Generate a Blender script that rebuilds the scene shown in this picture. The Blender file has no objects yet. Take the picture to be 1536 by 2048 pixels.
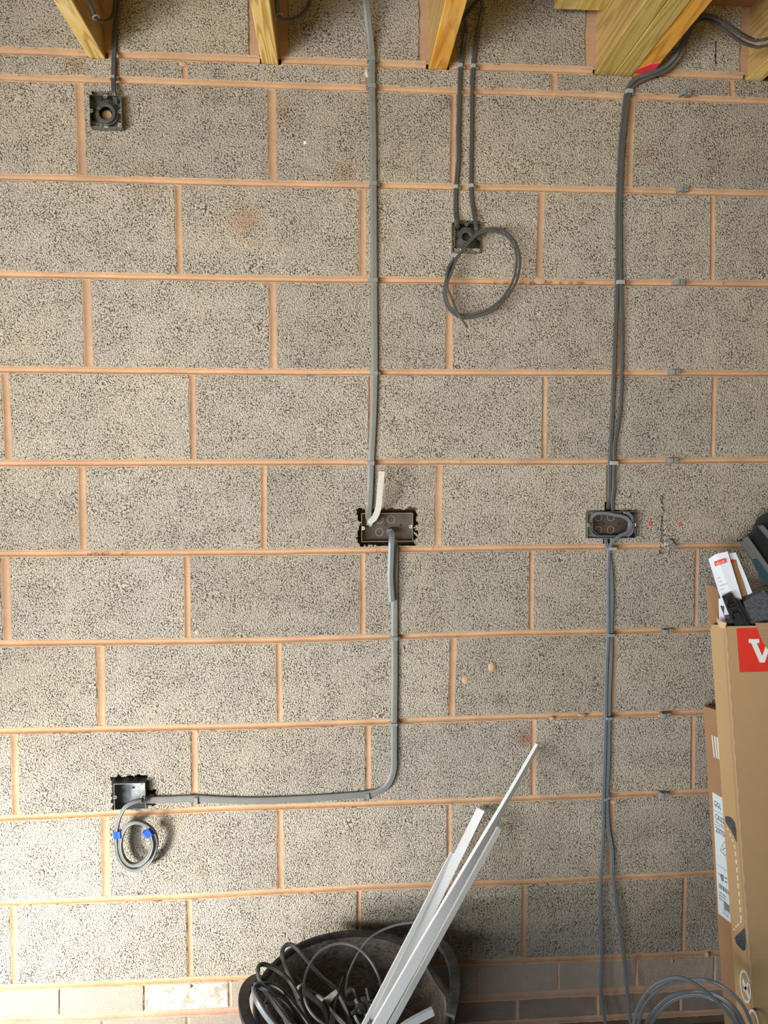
import bpy, bmesh, math, random
import numpy as np
from mathutils import Vector, noise
SC = bpy.context.scene
COL = SC.collection
rng = random.Random(7)

# ------------------------------------------------------------------ camera
FPX = 1420.0
YAW, PIT, ROL = 0.06954, 0.07809, -0.00315
CAM = np.array([0.0, -1.80584, 1.58451])
cyw, syw, cp_, sp_ = math.cos(YAW), math.sin(YAW), math.cos(PIT), math.sin(PIT)
CF = np.array([syw*cp_, cyw*cp_, -sp_]); CR = np.array([cyw, -syw, 0.0]); CU = np.cross(CR, CF)
cr_, sr_ = math.cos(ROL), math.sin(ROL)
CR, CU = cr_*CR + sr_*CU, -sr_*CR + cr_*CU
cd = bpy.data.cameras.new('camera'); cam = bpy.data.objects.new('camera', cd); COL.objects.link(cam)
from mathutils import Matrix
cam.matrix_world = Matrix(((CR[0], CU[0], -CF[0], CAM[0]), (CR[1], CU[1], -CF[1], CAM[1]), (CR[2], CU[2], -CF[2], CAM[2]), (0, 0, 0, 1)))
cd.sensor_fit = 'VERTICAL'; cd.sensor_height = 36.0; cd.lens = FPX/2048*36.0; cd.clip_start = 0.01
SC.camera = cam

# ------------------------------------------------------------------ light
W = bpy.data.worlds.new('world'); SC.world = W; W.use_nodes = True
W.node_tree.nodes['Background'].inputs[0].default_value = (0.76, 0.82, 0.92, 1)
W.node_tree.nodes['Background'].inputs[1].default_value = 0.11
SC.view_settings.view_transform = 'Standard'; SC.view_settings.look = 'None'
SC.view_settings.gamma = 1.0; SC.view_settings.use_curve_mapping = False
SC.view_settings.exposure = -0.36
def area(name, loc, target, sx, sy, power, color, spread=180):
    l = bpy.data.lights.new(name, 'AREA'); l.shape = 'RECTANGLE'; l.size = sx; l.size_y = sy
    l.energy = power; l.color = color; l.spread = math.radians(spread)
    o = bpy.data.objects.new(name, l); COL.objects.link(o); o.location = loc
    d = Vector(target) - Vector(loc); o.rotation_euler = d.to_track_quat('-Z', 'Y').to_euler()
    return o
area('low_left_bounce_lamp', (-1.9, -1.3, 0.25), (-0.72, 0, 0.30), 0.40, 0.40, 17.5, (1.0, 0.99, 0.96), 54)  # added area lamp standing in for sunlight bounced onto the lower left
area('daylight_from_left_doorway', (-2.7, -2.4, 0.95), (-0.5, 0, 1.50), 0.9, 1.1, 29, (1.0, 0.97, 0.91), 68)
area('daylight_from_open_garage_door', (-2.2, -4.1, 0.80), (0.25, 0, 1.70), 2.0, 0.8, 27, (0.86, 0.93, 1.0), 56)
area('warm_bounce_from_room', (0.1, -3.0, 1.50), (0.1, 0, 2.45), 2.6, 0.8, 7, (1.0, 0.66, 0.20), 80)

# ------------------------------------------------------------------ helpers
def at(u, v, y=0.0):
    """point of the plane y that is seen at (u, v) of the photograph"""
    d = CF + (u-768)/FPX*CR - (v-1024)/FPX*CU
    s = (y-CAM[1])/d[1]
    return CAM + d*s
def at_plane(u, v, p0, n):
    d = CF + (u-768)/FPX*CR - (v-1024)/FPX*CU
    s = np.dot(np.array(p0)-CAM, n)/np.dot(d, n)
    return CAM + d*s
def wx(u, v): return float(at(u, v, 0)[0])
def wz(u, v): return float(at(u, v, 0)[2])

def obj(name, verts, faces, mat=None, parent=None, smooth=False, mats=None, fm=None):
    me = bpy.data.meshes.new(name)
    me.from_pydata([tuple(map(float, v)) for v in verts], [], [tuple(int(i) for i in f) for f in faces])
    if mats:
        for m in mats: me.materials.append(m)
        if fm is not None: me.polygons.foreach_set('material_index', fm)
    elif mat: me.materials.append(mat)
    if smooth: me.polygons.foreach_set('use_smooth', [True]*len(me.polygons))
    me.update()
    o = bpy.data.objects.new(name, me); COL.objects.link(o)
    if parent is not None:
        o.parent = parent
        off = Vector((0, 0, 0)); q = parent
        while q is not None: off += q.location; q = q.parent
        o.location = -off
    return o
def tag(o, label=None, cat=None, group=None, kind=None):
    if label: o['label'] = label
    if cat: o['category'] = cat
    if group: o['group'] = group
    if kind: o['kind'] = kind
    return o
def thing(name, label, cat, loc, group=None):
    o = bpy.data.objects.new(name, None); COL.objects.link(o); o.location = tuple(map(float, loc)); o.empty_display_size = 0.05
    return tag(o, label, cat, group)

class MB:
    def __init__(s): s.v = []; s.f = []
    def add(s, v, f):
        b = len(s.v); s.v += [tuple(map(float, p)) for p in v]; s.f += [tuple(i+b for i in q) for q in f]; return s
    def box(s, x0, x1, y0, y1, z0, z1):
        v = [(x, y, z) for x in (x0, x1) for y in (y0, y1) for z in (z0, z1)]
        return s.add(v, [(0, 1, 3, 2), (4, 6, 7, 5), (0, 4, 5, 1), (2, 3, 7, 6), (0, 2, 6, 4), (1, 5, 7, 3)])
    def prism(s, poly, d):
        """polygon (3d points) extruded by the vector d"""
        n = len(poly); a = [np.array(p, float) for p in poly]; b = [p+np.array(d) for p in a]
        f = [tuple(range(n)), tuple(range(2*n-1, n-1, -1))] + [(i, i+n, (i+1) % n+n, (i+1) % n) for i in range(n)]
        return s.add(a+b, f)
    def cyl(s, p, q, r, n=12, r2=None):
        p = np.array(p, float); q = np.array(q, float); r2 = r if r2 is None else r2
        t = (q-p)/np.linalg.norm(q-p); a = np.cross(t, (0, 0, 1) if abs(t[2]) < .9 else (1, 0, 0)); a /= np.linalg.norm(a); b = np.cross(t, a)
        v = []
        for c, rr in ((p, r), (q, r2)):
            for i in range(n):
                w = 2*math.pi*i/n; v.append(c+rr*(math.cos(w)*a+math.sin(w)*b))
        f = [(i, (i+1) % n, (i+1) % n+n, i+n) for i in range(n)] + [tuple(range(n-1, -1, -1)), tuple(range(n, 2*n))]
        return s.add(v, f)
    def ring(s, c, r, w, axis_y=True, n=24, a0=0, a1=360):
        """flat raised ring in the x-z plane facing -y"""
        m = int(n*(a1-a0)/360); v = []; 
        for i in range(m+1):
            a = math.radians(a0+(a1-a0)*i/m)
            for rr, dy in ((r-w, 0), (r-w*.5, -w*.6), (r+w*.5, -w*.6), (r+w, 0)):
                v.append((c[0]+rr*math.cos(a), c[1]+dy, c[2]+rr*math.sin(a)))
        f = [(4*i+j, 4*i+j+1, 4*i+j+5, 4*i+j+4) for i in range(m) for j in range(3)]
        return s.add(v, f)
    def build(s, name, mat, parent=None, smooth=False): 
        o = obj(name, s.v, s.f, mat, parent, smooth)
        bm = bmesh.new(); bm.from_mesh(o.data); bmesh.ops.recalc_face_normals(bm, faces=bm.faces); bm.to_mesh(o.data); bm.free()
        return o

def spline(pts, step=0.008):
    P = [np.array(p, float) for p in pts]; P = [2*P[0]-P[1]]+P+[2*P[-1]-P[-2]]
    out = []
    for i in range(1, len(P)-2):
        p0, p1, p2, p3 = P[i-1:i+3]; n = max(2, int(np.linalg.norm((p2-p1)[:3])/step))
        for k in range(n):
            t = k/n
            out.append(.5*((2*p1)+(-p0+p2)*t+(2*p0-5*p1+4*p2-p3)*t*t+(-p0+3*p1-3*p2+p3)*t**3))
    out.append(P[-2]); return out
def smoothstep(t): t = min(1, max(0, t)); return t*t*(3-2*t)

FLAT = [(-1, 0), (-.93, .5), (-.72, .88), (-.42, .98), (-.2, .84), (.2, .84), (.42, .98), (.72, .88), (.93, .5), (1, 0), (.93, -.5), (.72, -.9), (0, -.9), (-.72, -.9), (-.93, -.5)]
ROUND = [(math.cos(a*math.pi/5), math.sin(a*math.pi/5)) for a in range(10)]
RECT = [(-1, -.8), (-1, .8), (-.9, 1), (.9, 1), (1, .8), (1, -.8), (.9, -1), (-.9, -1)]
def sweep(path, w, t, normal=(0, -1, 0), sec=FLAT, twist=None, mb=None, tap=None):
    """path of 3d points, section w wide (in the plane) and t thick (along normal)"""
    mb = mb or MB(); n = len(path); m = len(sec); v = []
    N0 = np.array(normal, float); lastn = None
    for i, p in enumerate(path):
        p = p[:3]
        a = path[max(0, i-1)][:3]; b = path[min(n-1, i+1)][:3]; T = b-a; T = T/(np.linalg.norm(T)+1e-12)
        N = N0 if lastn is None or abs(np.dot(N0, T)) < .95 else lastn
        N = N-np.dot(N, T)*T; N = N/(np.linalg.norm(N)+1e-12); lastn = N
        S = np.cross(T, N)
        if twist is not None:
            ang = twist(i/(n-1)); N, S = math.cos(ang)*N+math.sin(ang)*S, math.cos(ang)*S-math.sin(ang)*N
        k = 1 if tap is None else tap(i/(n-1))
        for q in sec: v.append(p+S*q[0]*w*.5*k+N*q[1]*t*.5*k)
    f = [(i*m+j, i*m+(j+1) % m, (i+1)*m+(j+1) % m, (i+1)*m+j) for i in range(n-1) for j in range(m)]
    f += [tuple(range(m-1, -1, -1)), tuple(range((n-1)*m, n*m))]
    return mb.add(v, f)
def px(pts, y=-0.006):
    """pixel list (u, v[, y]) -> 3d points"""
    return [at(p[0], p[1], p[2] if len(p) > 2 else y) for p in pts]

# ------------------------------------------------------------------ materials
class NT:
    def __init__(s, name):
        s.m = bpy.data.materials.new(name); s.m.use_nodes = True; s.t = s.m.node_tree
        s.b = s.t.nodes['Principled BSDF']
    def n(s, typ, **kw):
        x = s.t.nodes.new('ShaderNode'+typ)
        for k, v in kw.items(): setattr(x, k, v)
        return x
    def l(s, a, b): s.t.links.new(a, b)
    def val(s, sock, v):
        if hasattr(v, 'is_output') or hasattr(v, 'links'): s.l(v, sock)
        else: sock.default_value = v
    def math(s, op, a, b=None, c=None, clamp=False):
        x = s.n('Math', operation=op); x.use_clamp = clamp
        s.val(x.inputs[0], a)
        if b is not None: s.val(x.inputs[1], b)
        if c is not None: s.val(x.inputs[2], c)
        return x.outputs[0]
    def mix(s, f, a, b, blend='MIX'):
        x = s.n('Mix', data_type='RGBA', blend_type=blend); s.val(x.inputs[0], f)
        s.val(x.inputs[6], a if hasattr(a, 'links') else (*a[:3], 1)); s.val(x.inputs[7], b if hasattr(b, 'links') else (*b[:3], 1))
        return x.outputs[2]
    def co(s, scale=(1, 1, 1), rot=(0, 0, 0), loc=(0, 0, 0)):
        tc = s.n('TexCoord'); mp = s.n('Mapping'); s.l(tc.outputs['Object'], mp.inputs[0])
        mp.inputs['Scale'].default_value = scale; mp.inputs['Rotation'].default_value = rot; mp.inputs['Location'].default_value = loc
        return mp.outputs[0]
    def noise(s, co, sc, det=4, rough=.55, dist=0):
        x = s.n('TexNoise'); s.l(co, x.inputs['Vector']); x.inputs['Scale'].default_value = sc
        x.inputs['Detail'].default_value = det; x.inputs['Roughness'].default_value = rough; x.inputs['Distortion'].default_value = dist
        return x.outputs['Fac']
    def vor(s, co, sc, feat='F1', rnd=1.0):
        x = s.n('TexVoronoi', feature=feat); s.l(co, x.inputs['Vector']); x.inputs['Scale'].default_value = sc
        x.inputs['Randomness'].default_value = rnd; return x
    def ramp(s, f, stops):
        x = s.n('ValToRGB'); s.l(f, x.inputs[0]); e = x.color_ramp.elements
        while len(e) < len(stops): e.new(.5)
        for q, (p, c) in zip(e, stops):
            q.position = p; q.color = (c, c, c, 1) if not hasattr(c, '__len__') else (*c[:3], 1)
        return x.outputs[0]
    def rng(s, f, a, b, c=0, d=1):
        x = s.n('MapRange'); s.val(x.inputs[0], f)
        for i, q in enumerate((a, b, c, d)): x.inputs[i+1].default_value = q
        return x.outputs[0]
    def bump(s, h, strength=.5, dist=.002, prev=None):
        x = s.n('Bump'); s.l(h, x.inputs['Height']); x.inputs['Strength'].default_value = strength; x.inputs['Distance'].default_value = dist
        if prev: s.l(prev, x.inputs['Normal'])
        return x.outputs[0]
    def out(s, color=None, rough=.6, normal=None, metal=0, spec=None):
        if color is not None: s.val(s.b.inputs['Base Color'], color if hasattr(color, 'links') else (*color[:3], 1))
        s.val(s.b.inputs['Roughness'], rough); s.b.inputs['Metallic'].default_value = metal
        if spec is not None: s.b.inputs['Specular IOR Level'].default_value = spec
        if normal is not None: s.l(normal, s.b.inputs['Normal'])
        return s.m

def block_material(name, tint=(1, 1, 1)):
    k = NT(name); co = k.co()
    base = k.noise(co, 5.5, 3); big = k.noise(co, 11, 4, .6)
    # slight warp so that the grains are irregular
    nz = k.n('TexNoise'); k.l(co, nz.inputs['Vector']); nz.inputs['Scale'].default_value = 120; nz.inputs['Detail'].default_value = 1
    vm = k.n('VectorMath', operation='MULTIPLY_ADD'); k.l(nz.outputs['Color'], vm.inputs[0]); vm.inputs[1].default_value = (.0035,)*3; k.l(co, vm.inputs[2])
    wc = vm.outputs[0]
    v1 = k.vor(wc, 285); v2 = k.vor(wc, 165); v3 = k.vor(wc, 420)
    mask = k.ramp(k.noise(co, 14, 5, .7), [(.56, 0.0), (.68, 1.0)])
    d = k.n('Mix', data_type='FLOAT'); k.l(mask, d.inputs[0]); k.l(v1.outputs['Distance'], d.inputs[2]); k.l(v2.outputs['Distance'], d.inputs[3]); d = d.outputs[0]
    cell = k.mix(mask, v1.outputs['Color'], v2.outputs['Color'])
    sep = k.n('SeparateColor'); k.l(cell, sep.inputs[0]); rnd = sep.outputs[0]
    coarse = k.ramp(k.noise(co, 14, 5, .7), [(.40, 0.0), (.66, 1.0)])
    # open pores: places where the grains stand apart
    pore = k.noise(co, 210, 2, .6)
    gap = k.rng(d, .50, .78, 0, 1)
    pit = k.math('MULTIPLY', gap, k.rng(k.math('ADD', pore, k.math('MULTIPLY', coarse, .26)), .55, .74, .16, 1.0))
    dome = k.math('SUBTRACT', 1.0, k.math('MULTIPLY', d, d))
    h = k.math('SUBTRACT', k.math('ADD', k.math('MULTIPLY', dome, k.math('ADD', .7, k.math('MULTIPLY', rnd, .6))), k.math('MULTIPLY', v3.outputs['Distance'], -.25)), k.math('MULTIPLY', pit, 1.4))
    oi = k.n('ObjectInfo')
    tone = k.math('ADD', k.math('MULTIPLY', rnd, .26), k.math('ADD', .66, k.math('MULTIPLY', base, .36)))
    tone = k.math('MULTIPLY', tone, k.math('ADD', .90, k.math('MULTIPLY', oi.outputs['Random'], .18)))
    c = k.mix(k.ramp(k.noise(co, 3.2, 2), [(.35, 0.), (.7, 1.)]), (.437*tint[0], .382*tint[1], .298*tint[2]), (.412*tint[0], .368*tint[1], .318*tint[2]))
    cm = k.n('Mix', data_type='RGBA', blend_type='MULTIPLY'); cm.inputs[0].default_value = 1; k.l(c, cm.inputs[6])
    cc = k.n('CombineColor'); [k.l(tone, cc.inputs[i]) for i in range(3)]; k.l(cc.outputs[0], cm.inputs[7]); c = cm.outputs[2]
    # brown mortar smear stains
    st = k.ramp(k.noise(k.co(loc=(3.1, 0, 1.7)), 7, 5, .65), [(.63, 0.), (.74, .55)])
    c = k.mix(st, c, (.34, .20, .12), 'MIX')
    gm = k.n('NewGeometry')
    for (sx_, sz_, r_, col_, a_) in STAINS:
        vd = k.n('VectorMath', operation='DISTANCE'); k.l(gm.outputs['Position'], vd.inputs[0]); vd.inputs[1].default_value = (sx_, 0, sz_)
        dd = k.math('ADD', vd.outputs['Value'], k.math('MULTIPLY', k.noise(co, 28, 4, .7), r_*1.6))
        c = k.mix(k.rng(dd, r_*1.0, r_*1.9, a_, 0), c, col_)
    c = k.mix(k.math('MULTIPLY', pit, .86, clamp=True), c, (.050, .043, .036))  # dark matrix and the shade in the pits, put into the colour
    b = k.bump(h, 1.0, .0022)
    return k.out(c, .93, b, spec=.2)
M = {}
STAINS = [(wx(u, v), wz(u, v), r, col, a) for u, v, r, col, a in ((488, 440, .050, (.36, .19, .11), .5), (1052, 1478, .030, (.30, .15, .09), .8), (245, 20, .03, (.36, .25, .16), .6),
          (690, 345, .030, (.32, .19, .10), .6), (560, 220, .04, (.36, .22, .12), .5), (1290, 310, .03, (.34, .22, .12), .5), (330, 1640, .05, (.38, .30, .20), .6), (1290, 1665, .04, (.30, .24, .19), .6), (905, 205, .02, (.14, .09, .05), .7),
          (1100, 1640, .03, (.30, .24, .19), .5), (1000, 1400, .02, (.20, .17, .12), .6), (300, 365, .05, (.38, .26, .16), .5), (150, 130, .03, (.36, .22, .14), .6))]
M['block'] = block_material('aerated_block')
def mortar_material(name, col, dark, streak=0):
    k = NT(name); co = k.co()
    n1 = k.noise(co, 9, 4); n2 = k.noise(co, 260, 3, .6); n3 = k.noise(k.co(scale=(30, 30, 160) if streak else (40, 40, 160)), 1, 3)
    c = k.mix(k.ramp(n1, [(.3, 0.), (.7, 1.)]), col, dark)
    c = k.mix(k.math('MULTIPLY', k.ramp(n3, [(.42, 1.), (.62, 0.)]), .35 if streak else .15), c, dark)
    c = k.mix(k.ramp(n2, [(.62, 0.), (.75, .5)]), c, (.16, .09, .06))
    h = k.math('ADD', k.math('MULTIPLY', n2, .5), k.math('ADD', k.noise(co, 90, 3), k.math('MULTIPLY', n3, .8 if streak else .2)))
    return k.out(c, .9, k.bump(h, .7, .0012), spec=.15)
M['mortar'] = mortar_material('mortar', (.53, .35, .215), (.40, .255, .155))
M['mortar_head'] = mortar_material('mortar_head', (.47, .305, .19), (.33, .21, .13), 1)
M['mortar_dark'] = mortar_material('mortar_core_shaded', (.17, .12, .09), (.10, .07, .055))  # darkened mortar: shade of the recesses behind holes is put into the colour
M['mortar_base'] = mortar_material('mortar_base', (.54, .36, .25), (.38, .25, .175))
def brick_material(nm, white):
    k = NT(nm); co = k.co(); n1 = k.noise(co, 30, 5, .65); n2 = k.noise(co, 420, 2); oi = k.n('ObjectInfo')
    c = k.mix(k.ramp(n1, [(.35, 0.), (.65, 1.)]), (.40, .34, .275), (.34, .29, .235))
    c = k.mix(k.ramp(n2, [(.40, .6), (.55, 0.)]), c, (.17, .13, .10))
    if white: c = k.mix(k.ramp(k.noise(co, 26, 5, .7), [(.40, 0.), (.60, .85)]), c, (.68, .63, .56))
    else: c = k.mix(k.math('MULTIPLY', oi.outputs['Random'], .35), c, (.30, .25, .20))
    return k.out(c, .9, k.bump(k.math('ADD', n1, k.math('MULTIPLY', n2, .6)), .6, .002), spec=.2)
M['brick'] = brick_material('fair_faced_brick', False); M['brick_white'] = brick_material('lime_stained_brick', True)
M['brick_dirty_shaded'] = mortar_material('dirty_smeared_shaded_brick', (.27, .215, .17), (.17, .135, .11))  # dirt and smears, plus the shade beside the tub put into the colour
def plastic(name, col, rough=.45, spec=.5, dust=0.0, dustcol=(.5, .47, .42), nscale=30):
    k = NT(name); co = k.co(); n1 = k.noise(co, nscale, 5, .65)
    c = k.mix(k.math('MULTIPLY', k.ramp(n1, [(.40, 0.), (.68, 1.)]), dust), col, dustcol) if dust else k.mix(n1, [x*.94 for x in col], [min(1, x*1.06) for x in col])
    return k.out(c, rough, k.bump(k.noise(co, 300, 2), .08, .001), spec=spec)
M['cable'] = plastic('grey_cable_sheath', (.066, .068, .064), .42, .4, .2, (.12, .12, .11))
M['cable_dark'] = plastic('dark_cable_sheath', (.056, .056, .053), .42, .45, .15, (.11, .10, .09))
M['cable_wide'] = plastic('wide_grey_cable_sheath', (.150, .152, .143), .45, .4, .2, (.28, .27, .24))
M['cable_blue'] = plastic('blue_grey_cable_sheath', (.125, .140, .155), .38, .5, .2, (.19, .20, .20))
M['cable_end'] = plastic('pale_cable_end', (.52, .50, .43), .6, .3, .5, (.40, .37, .31), 80)
M['clip'] = plastic('grey_clip_plastic', (.20, .215, .215), .4, .5)
M['clip_light'] = plastic('light_clip_plastic', (.30, .31, .29), .4, .5)
M['black'] = plastic('black_plastic', (.018, .018, .020), .4, .5)
M['wire'] = plastic('grey_round_wire', (.20, .215, .215), .4, .5)
M['tape'] = plastic('blue_tape', (.015, .075, .42), .35, .5)
M['white'] = plastic('white_trunking', (.92, .96, .96), .35, .4)
M['greytrunk'] = plastic('grey_trunking', (.42, .45, .50), .4, .4)
M['redplug'] = plastic('red_plug', (.62, .03, .05), .4, .5)
M['pencil'] = plastic('pencil_mark', (.085, .050, .035), .8, .1)
M['black_ink'] = plastic('black_ink', (.03, .035, .045), .7, .2)
M['white_ink'] = plastic('white_ink', (.86, .84, .80), .7, .2)
M['red_ink'] = plastic('red_ink', (.74, .045, .03), .7, .2)
M['paper'] = plastic('white_paper', (.80, .83, .90), .7, .2)
M['label'] = plastic('white_label', (.74, .82, .86), .5, .3)
M['pink'] = plastic('pink_spray_paint', (.95, .06, .12), .5, .3)
def tub_mat():
    k = NT('tub_rubber'); co = k.co(); n1 = k.noise(co, 14, 6, .7); n2 = k.noise(k.co(scale=(1, 1, 3)), 60, 5, .75)
    d = k.math('MULTIPLY', k.ramp(n1, [(.40, 0.), (.66, 1.)]), k.ramp(n2, [(.36, .15), (.62, 1.)]))
    c = k.mix(k.math('MULTIPLY', d, .45), (.020, .021, .024), (.20, .185, .17))
    return k.out(c, k.rng(n1, .3, .7, .42, .7), k.bump(n2, .25, .001), spec=.4)
M['tub'] = tub_mat()
def tub_in_mat():
    k = NT('tub_dusty_inside'); co = k.co(); n1 = k.noise(co, 16, 6, .7); n2 = k.noise(k.co(scale=(1, 1, 4)), 70, 6, .8)
    d = k.math('MULTIPLY', k.ramp(n1, [(.30, .25), (.58, 1.)]), k.ramp(n2, [(.36, .1), (.56, 1.)]))
    c = k.mix(k.noise(co, 5, 2), (.40, .31, .25), (.40, .385, .36)); c = k.mix(d, (.035, .034, .033), c)
    return k.out(c, .7, k.bump(n2, .3, .001), spec=.3)
M['tub_in'] = tub_in_mat()
def metal(name, col, rough, n=25, dark=.55):
    k = NT(name); co = k.co(); n1 = k.noise(co, n, 5, .6); v = k.vor(co, 160)
    c = k.mix(k.ramp(n1, [(.35, 0.), (.65, 1.)]), col, [x*dark for x in col])
    return k.out(c, k.math('ADD', rough, k.math('MULTIPLY', v.outputs['Distance'], .15)), k.bump(n1, .15, .001), metal=1.0)
M['galv'] = metal('galvanised_steel', (.40, .42, .41), .32)
M['galv_brown_reflection'] = metal('back_plate_painted_reflection', (.085, .066, .056), .38)  # brown reflection on the back plate is put into its base colour
M['galv_brown_reflection'].node_tree.nodes['Principled BSDF'].inputs['Metallic'].default_value = .35
M['knock'] = plastic('knockout_edge', (.30, .27, .24), .4, .5)
M['steel'] = metal('bright_steel', (.80, .80, .78), .25)
def wood(name, c1, c2, c3, vein=38, knots=True, side=False):
    k = NT(name); sc = (16, 1.3, 7) if not side else (5, 1.2, 16)
    n0 = k.noise(k.co(scale=sc), 1, 2, .45, .3)
    ring = k.math('SINE', k.math('MULTIPLY', n0, vein*2.3)); ring = k.math('MULTIPLY_ADD', ring, .5, .5)
    f = k.noise(k.co(scale=(1, .03, 1)), 260, 3, .6); n1 = k.noise(k.co(scale=(1, .3, 1)), 22, 3, .6)
    c = k.mix(k.ramp(ring, [(.45, 0.), (.95, 1.)]), c1, c2)
    c = k.mix(k.math('MULTIPLY', k.ramp(f, [(.45, 0.), (.65, 1.)]), .30), c, c3)
    c = k.mix(k.ramp(n1, [(.55, 0.), (.72, .7)]), c, c3)
    return k.out(c, .55, k.bump(k.math('ADD', ring, f), .25, .001), spec=.3)
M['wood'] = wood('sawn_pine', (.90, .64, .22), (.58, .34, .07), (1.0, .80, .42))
M['wood_orange'] = wood('orange_pine', (.88, .44, .06), (.66, .27, .03), (.95, .62, .20))
M['wood_green'] = wood('treated_pine', (.62, .46, .14), (.47, .32, .08), (.78, .62, .27), 30)
M['wood_side_shaded'] = wood('pine_side_shaded', (.52, .34, .12), (.38, .23, .07), (.60, .42, .17), 24, side=True)  # darker copy of the pine; shading of the sides is in the colour
def card(name, col, flute=(0, 0, 1)):
    k = NT(name); co = k.co(scale=(1, 1, 1)); w = k.n('TexWave', wave_type='BANDS', bands_direction='Z'); k.l(co, w.inputs['Vector'])
    w.inputs['Scale'].default_value = 80; w.inputs['Distortion'].default_value = .3
    n1 = k.noise(co, 6, 4); n2 = k.noise(co, 220, 3)
    c = k.mix(n1, [x*.93 for x in col], [x*1.06 for x in col]); c = k.mix(k.math('MULTIPLY', w.outputs['Fac'], .10), c, [x*.6 for x in col])
    c = k.mix(k.ramp(n2, [(.55, 0.), (.75, .35)]), c, [x*.7 for x in col])
    return k.out(c, .82, k.bump(w.outputs['Fac'], .12, .0006), spec=.2)
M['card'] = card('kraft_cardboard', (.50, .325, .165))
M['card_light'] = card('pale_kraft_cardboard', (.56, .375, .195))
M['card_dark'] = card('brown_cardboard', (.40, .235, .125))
M['card_edge'] = card('torn_card_edge', (.62, .43, .26))
def foam_mat():
    k = NT('grey_foam'); co = k.co(); v = k.vor(co, 300); n = k.noise(co, 90, 3)
    c = k.mix(v.outputs['Color'], (.045, .048, .056), (.13, .135, .15))
    return k.out(c, .8, k.bump(v.outputs['Distance'], .5, .001), spec=.3)
M['foam'] = foam_mat()
M['flash'] = plastic('dark_grey_flashing', (.022, .023, .025), .5, .4, .2, (.06, .06, .06), 300)
M['flash_edge'] = plastic('flashing_edge', (.13, .13, .125), .55, .4, .3, (.22, .21, .20), 300)
M['teal'] = plastic('teal_flashing', (.028, .062, .080), .4, .5)
M['ceiling'] = plastic('ceiling_board', (.30, .24, .16), .8, .2)
def floor_mat():
    k = NT('dusty_concrete'); co = k.co(); n1 = k.noise(co, 3, 6, .65); n2 = k.noise(co, 120, 4, .7)
    c = k.mix(n1, (.20, .18, .16), (.15, .13, .115)); c = k.mix(k.ramp(n2, [(.5, 0.), (.7, .5)]), c, (.14, .12, .10))
    return k.out(c, .9, k.bump(n2, .4, .002), spec=.2)
M['floor'] = floor_mat()

# ------------------------------------------------------------------ structure
FLZ = -0.04
X0, X1 = -1.55, 2.0
mb = MB().box(-3.2, 3.2, -4.4, 0.15, FLZ-.1, FLZ); fl = mb.build('floor', M['floor']); tag(fl, kind='structure')
mb = MB().box(X0, X1, .045, .16, FLZ-.1, 2.9); wall = mb.build('wall_back', M['mortar_dark']); tag(wall, kind='structure')
mb = MB().box(X0, X1, -2.6, 0.16, 2.80, 2.82); ce = mb.build('ceiling', M['ceiling']); tag(ce, kind='structure')

beds = {0:[(0,100),(250,110),(620,122),(870,131),(1100,138),(1420,150)],
1:[(0,154),(300,162),(600,172),(850,180),(1024,184),(1536,202)],
2:[(0,353),(512,366),(1024,376),(1536,387)],
3:[(0,548),(512,557),(1124,564),(1536,568)],
4:[(0,739),(512,744),(1124,746),(1536,747)],
5:[(0,927),(512,925),(1124,924),(1536,920)],
6:[(0,1108),(512,1105),(1024,1096),(1450,1091)],
7:[(0,1288),(512,1282),(1024,1267),(1400,1260)],
8:[(0,1464),(512,1453),(1024,1435),(1400,1425)],
9:[(0,1638),(150,1631),(290,1626),(450,1618),(740,1609),(1100,1596),(1380,1585)],
10:[(0,1808),(350,1796),(740,1775),(1100,1763),(1400,1748)],
11:[(0,1977),(512,1956),(920,1927),(1440,1907)],
12:[(0,2040),(170,2036),(500,2021),(900,2000),(1275,1980),(1440,1972)]}
BW = {}
for kk, pts in beds.items():
    q = np.array([at(u, v, 0)[[0, 2]] for u, v in pts])
    s0 = (q[1]-q[0]); s1 = (q[-1]-q[-2]); s0 = s0/s0[0]; s1 = s1/s1[0]
    e0 = q[0]+s0*(X0-q[0][0])*np.array([1, .4]); e1 = q[-1]+s1*(X1-q[-1][0])*np.array([1, .4])
    BW[kk] = np.vstack([e0, q, e1])
BW[13] = BW[12]-np.array([0, .078]); BW[-1] = BW[0]+np.array([0, .222])
BW[14] = BW[13]-np.array([0, .075])
def bz(k, x): return float(np.interp(x, BW[k][:, 0], BW[k][:, 1]))
BH = {k: .0088 for k in range(-1, 15)}; BH[0] = .0098; BH[1] = .0086; BH[11] = .0092; BH[12] = .0115

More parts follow.
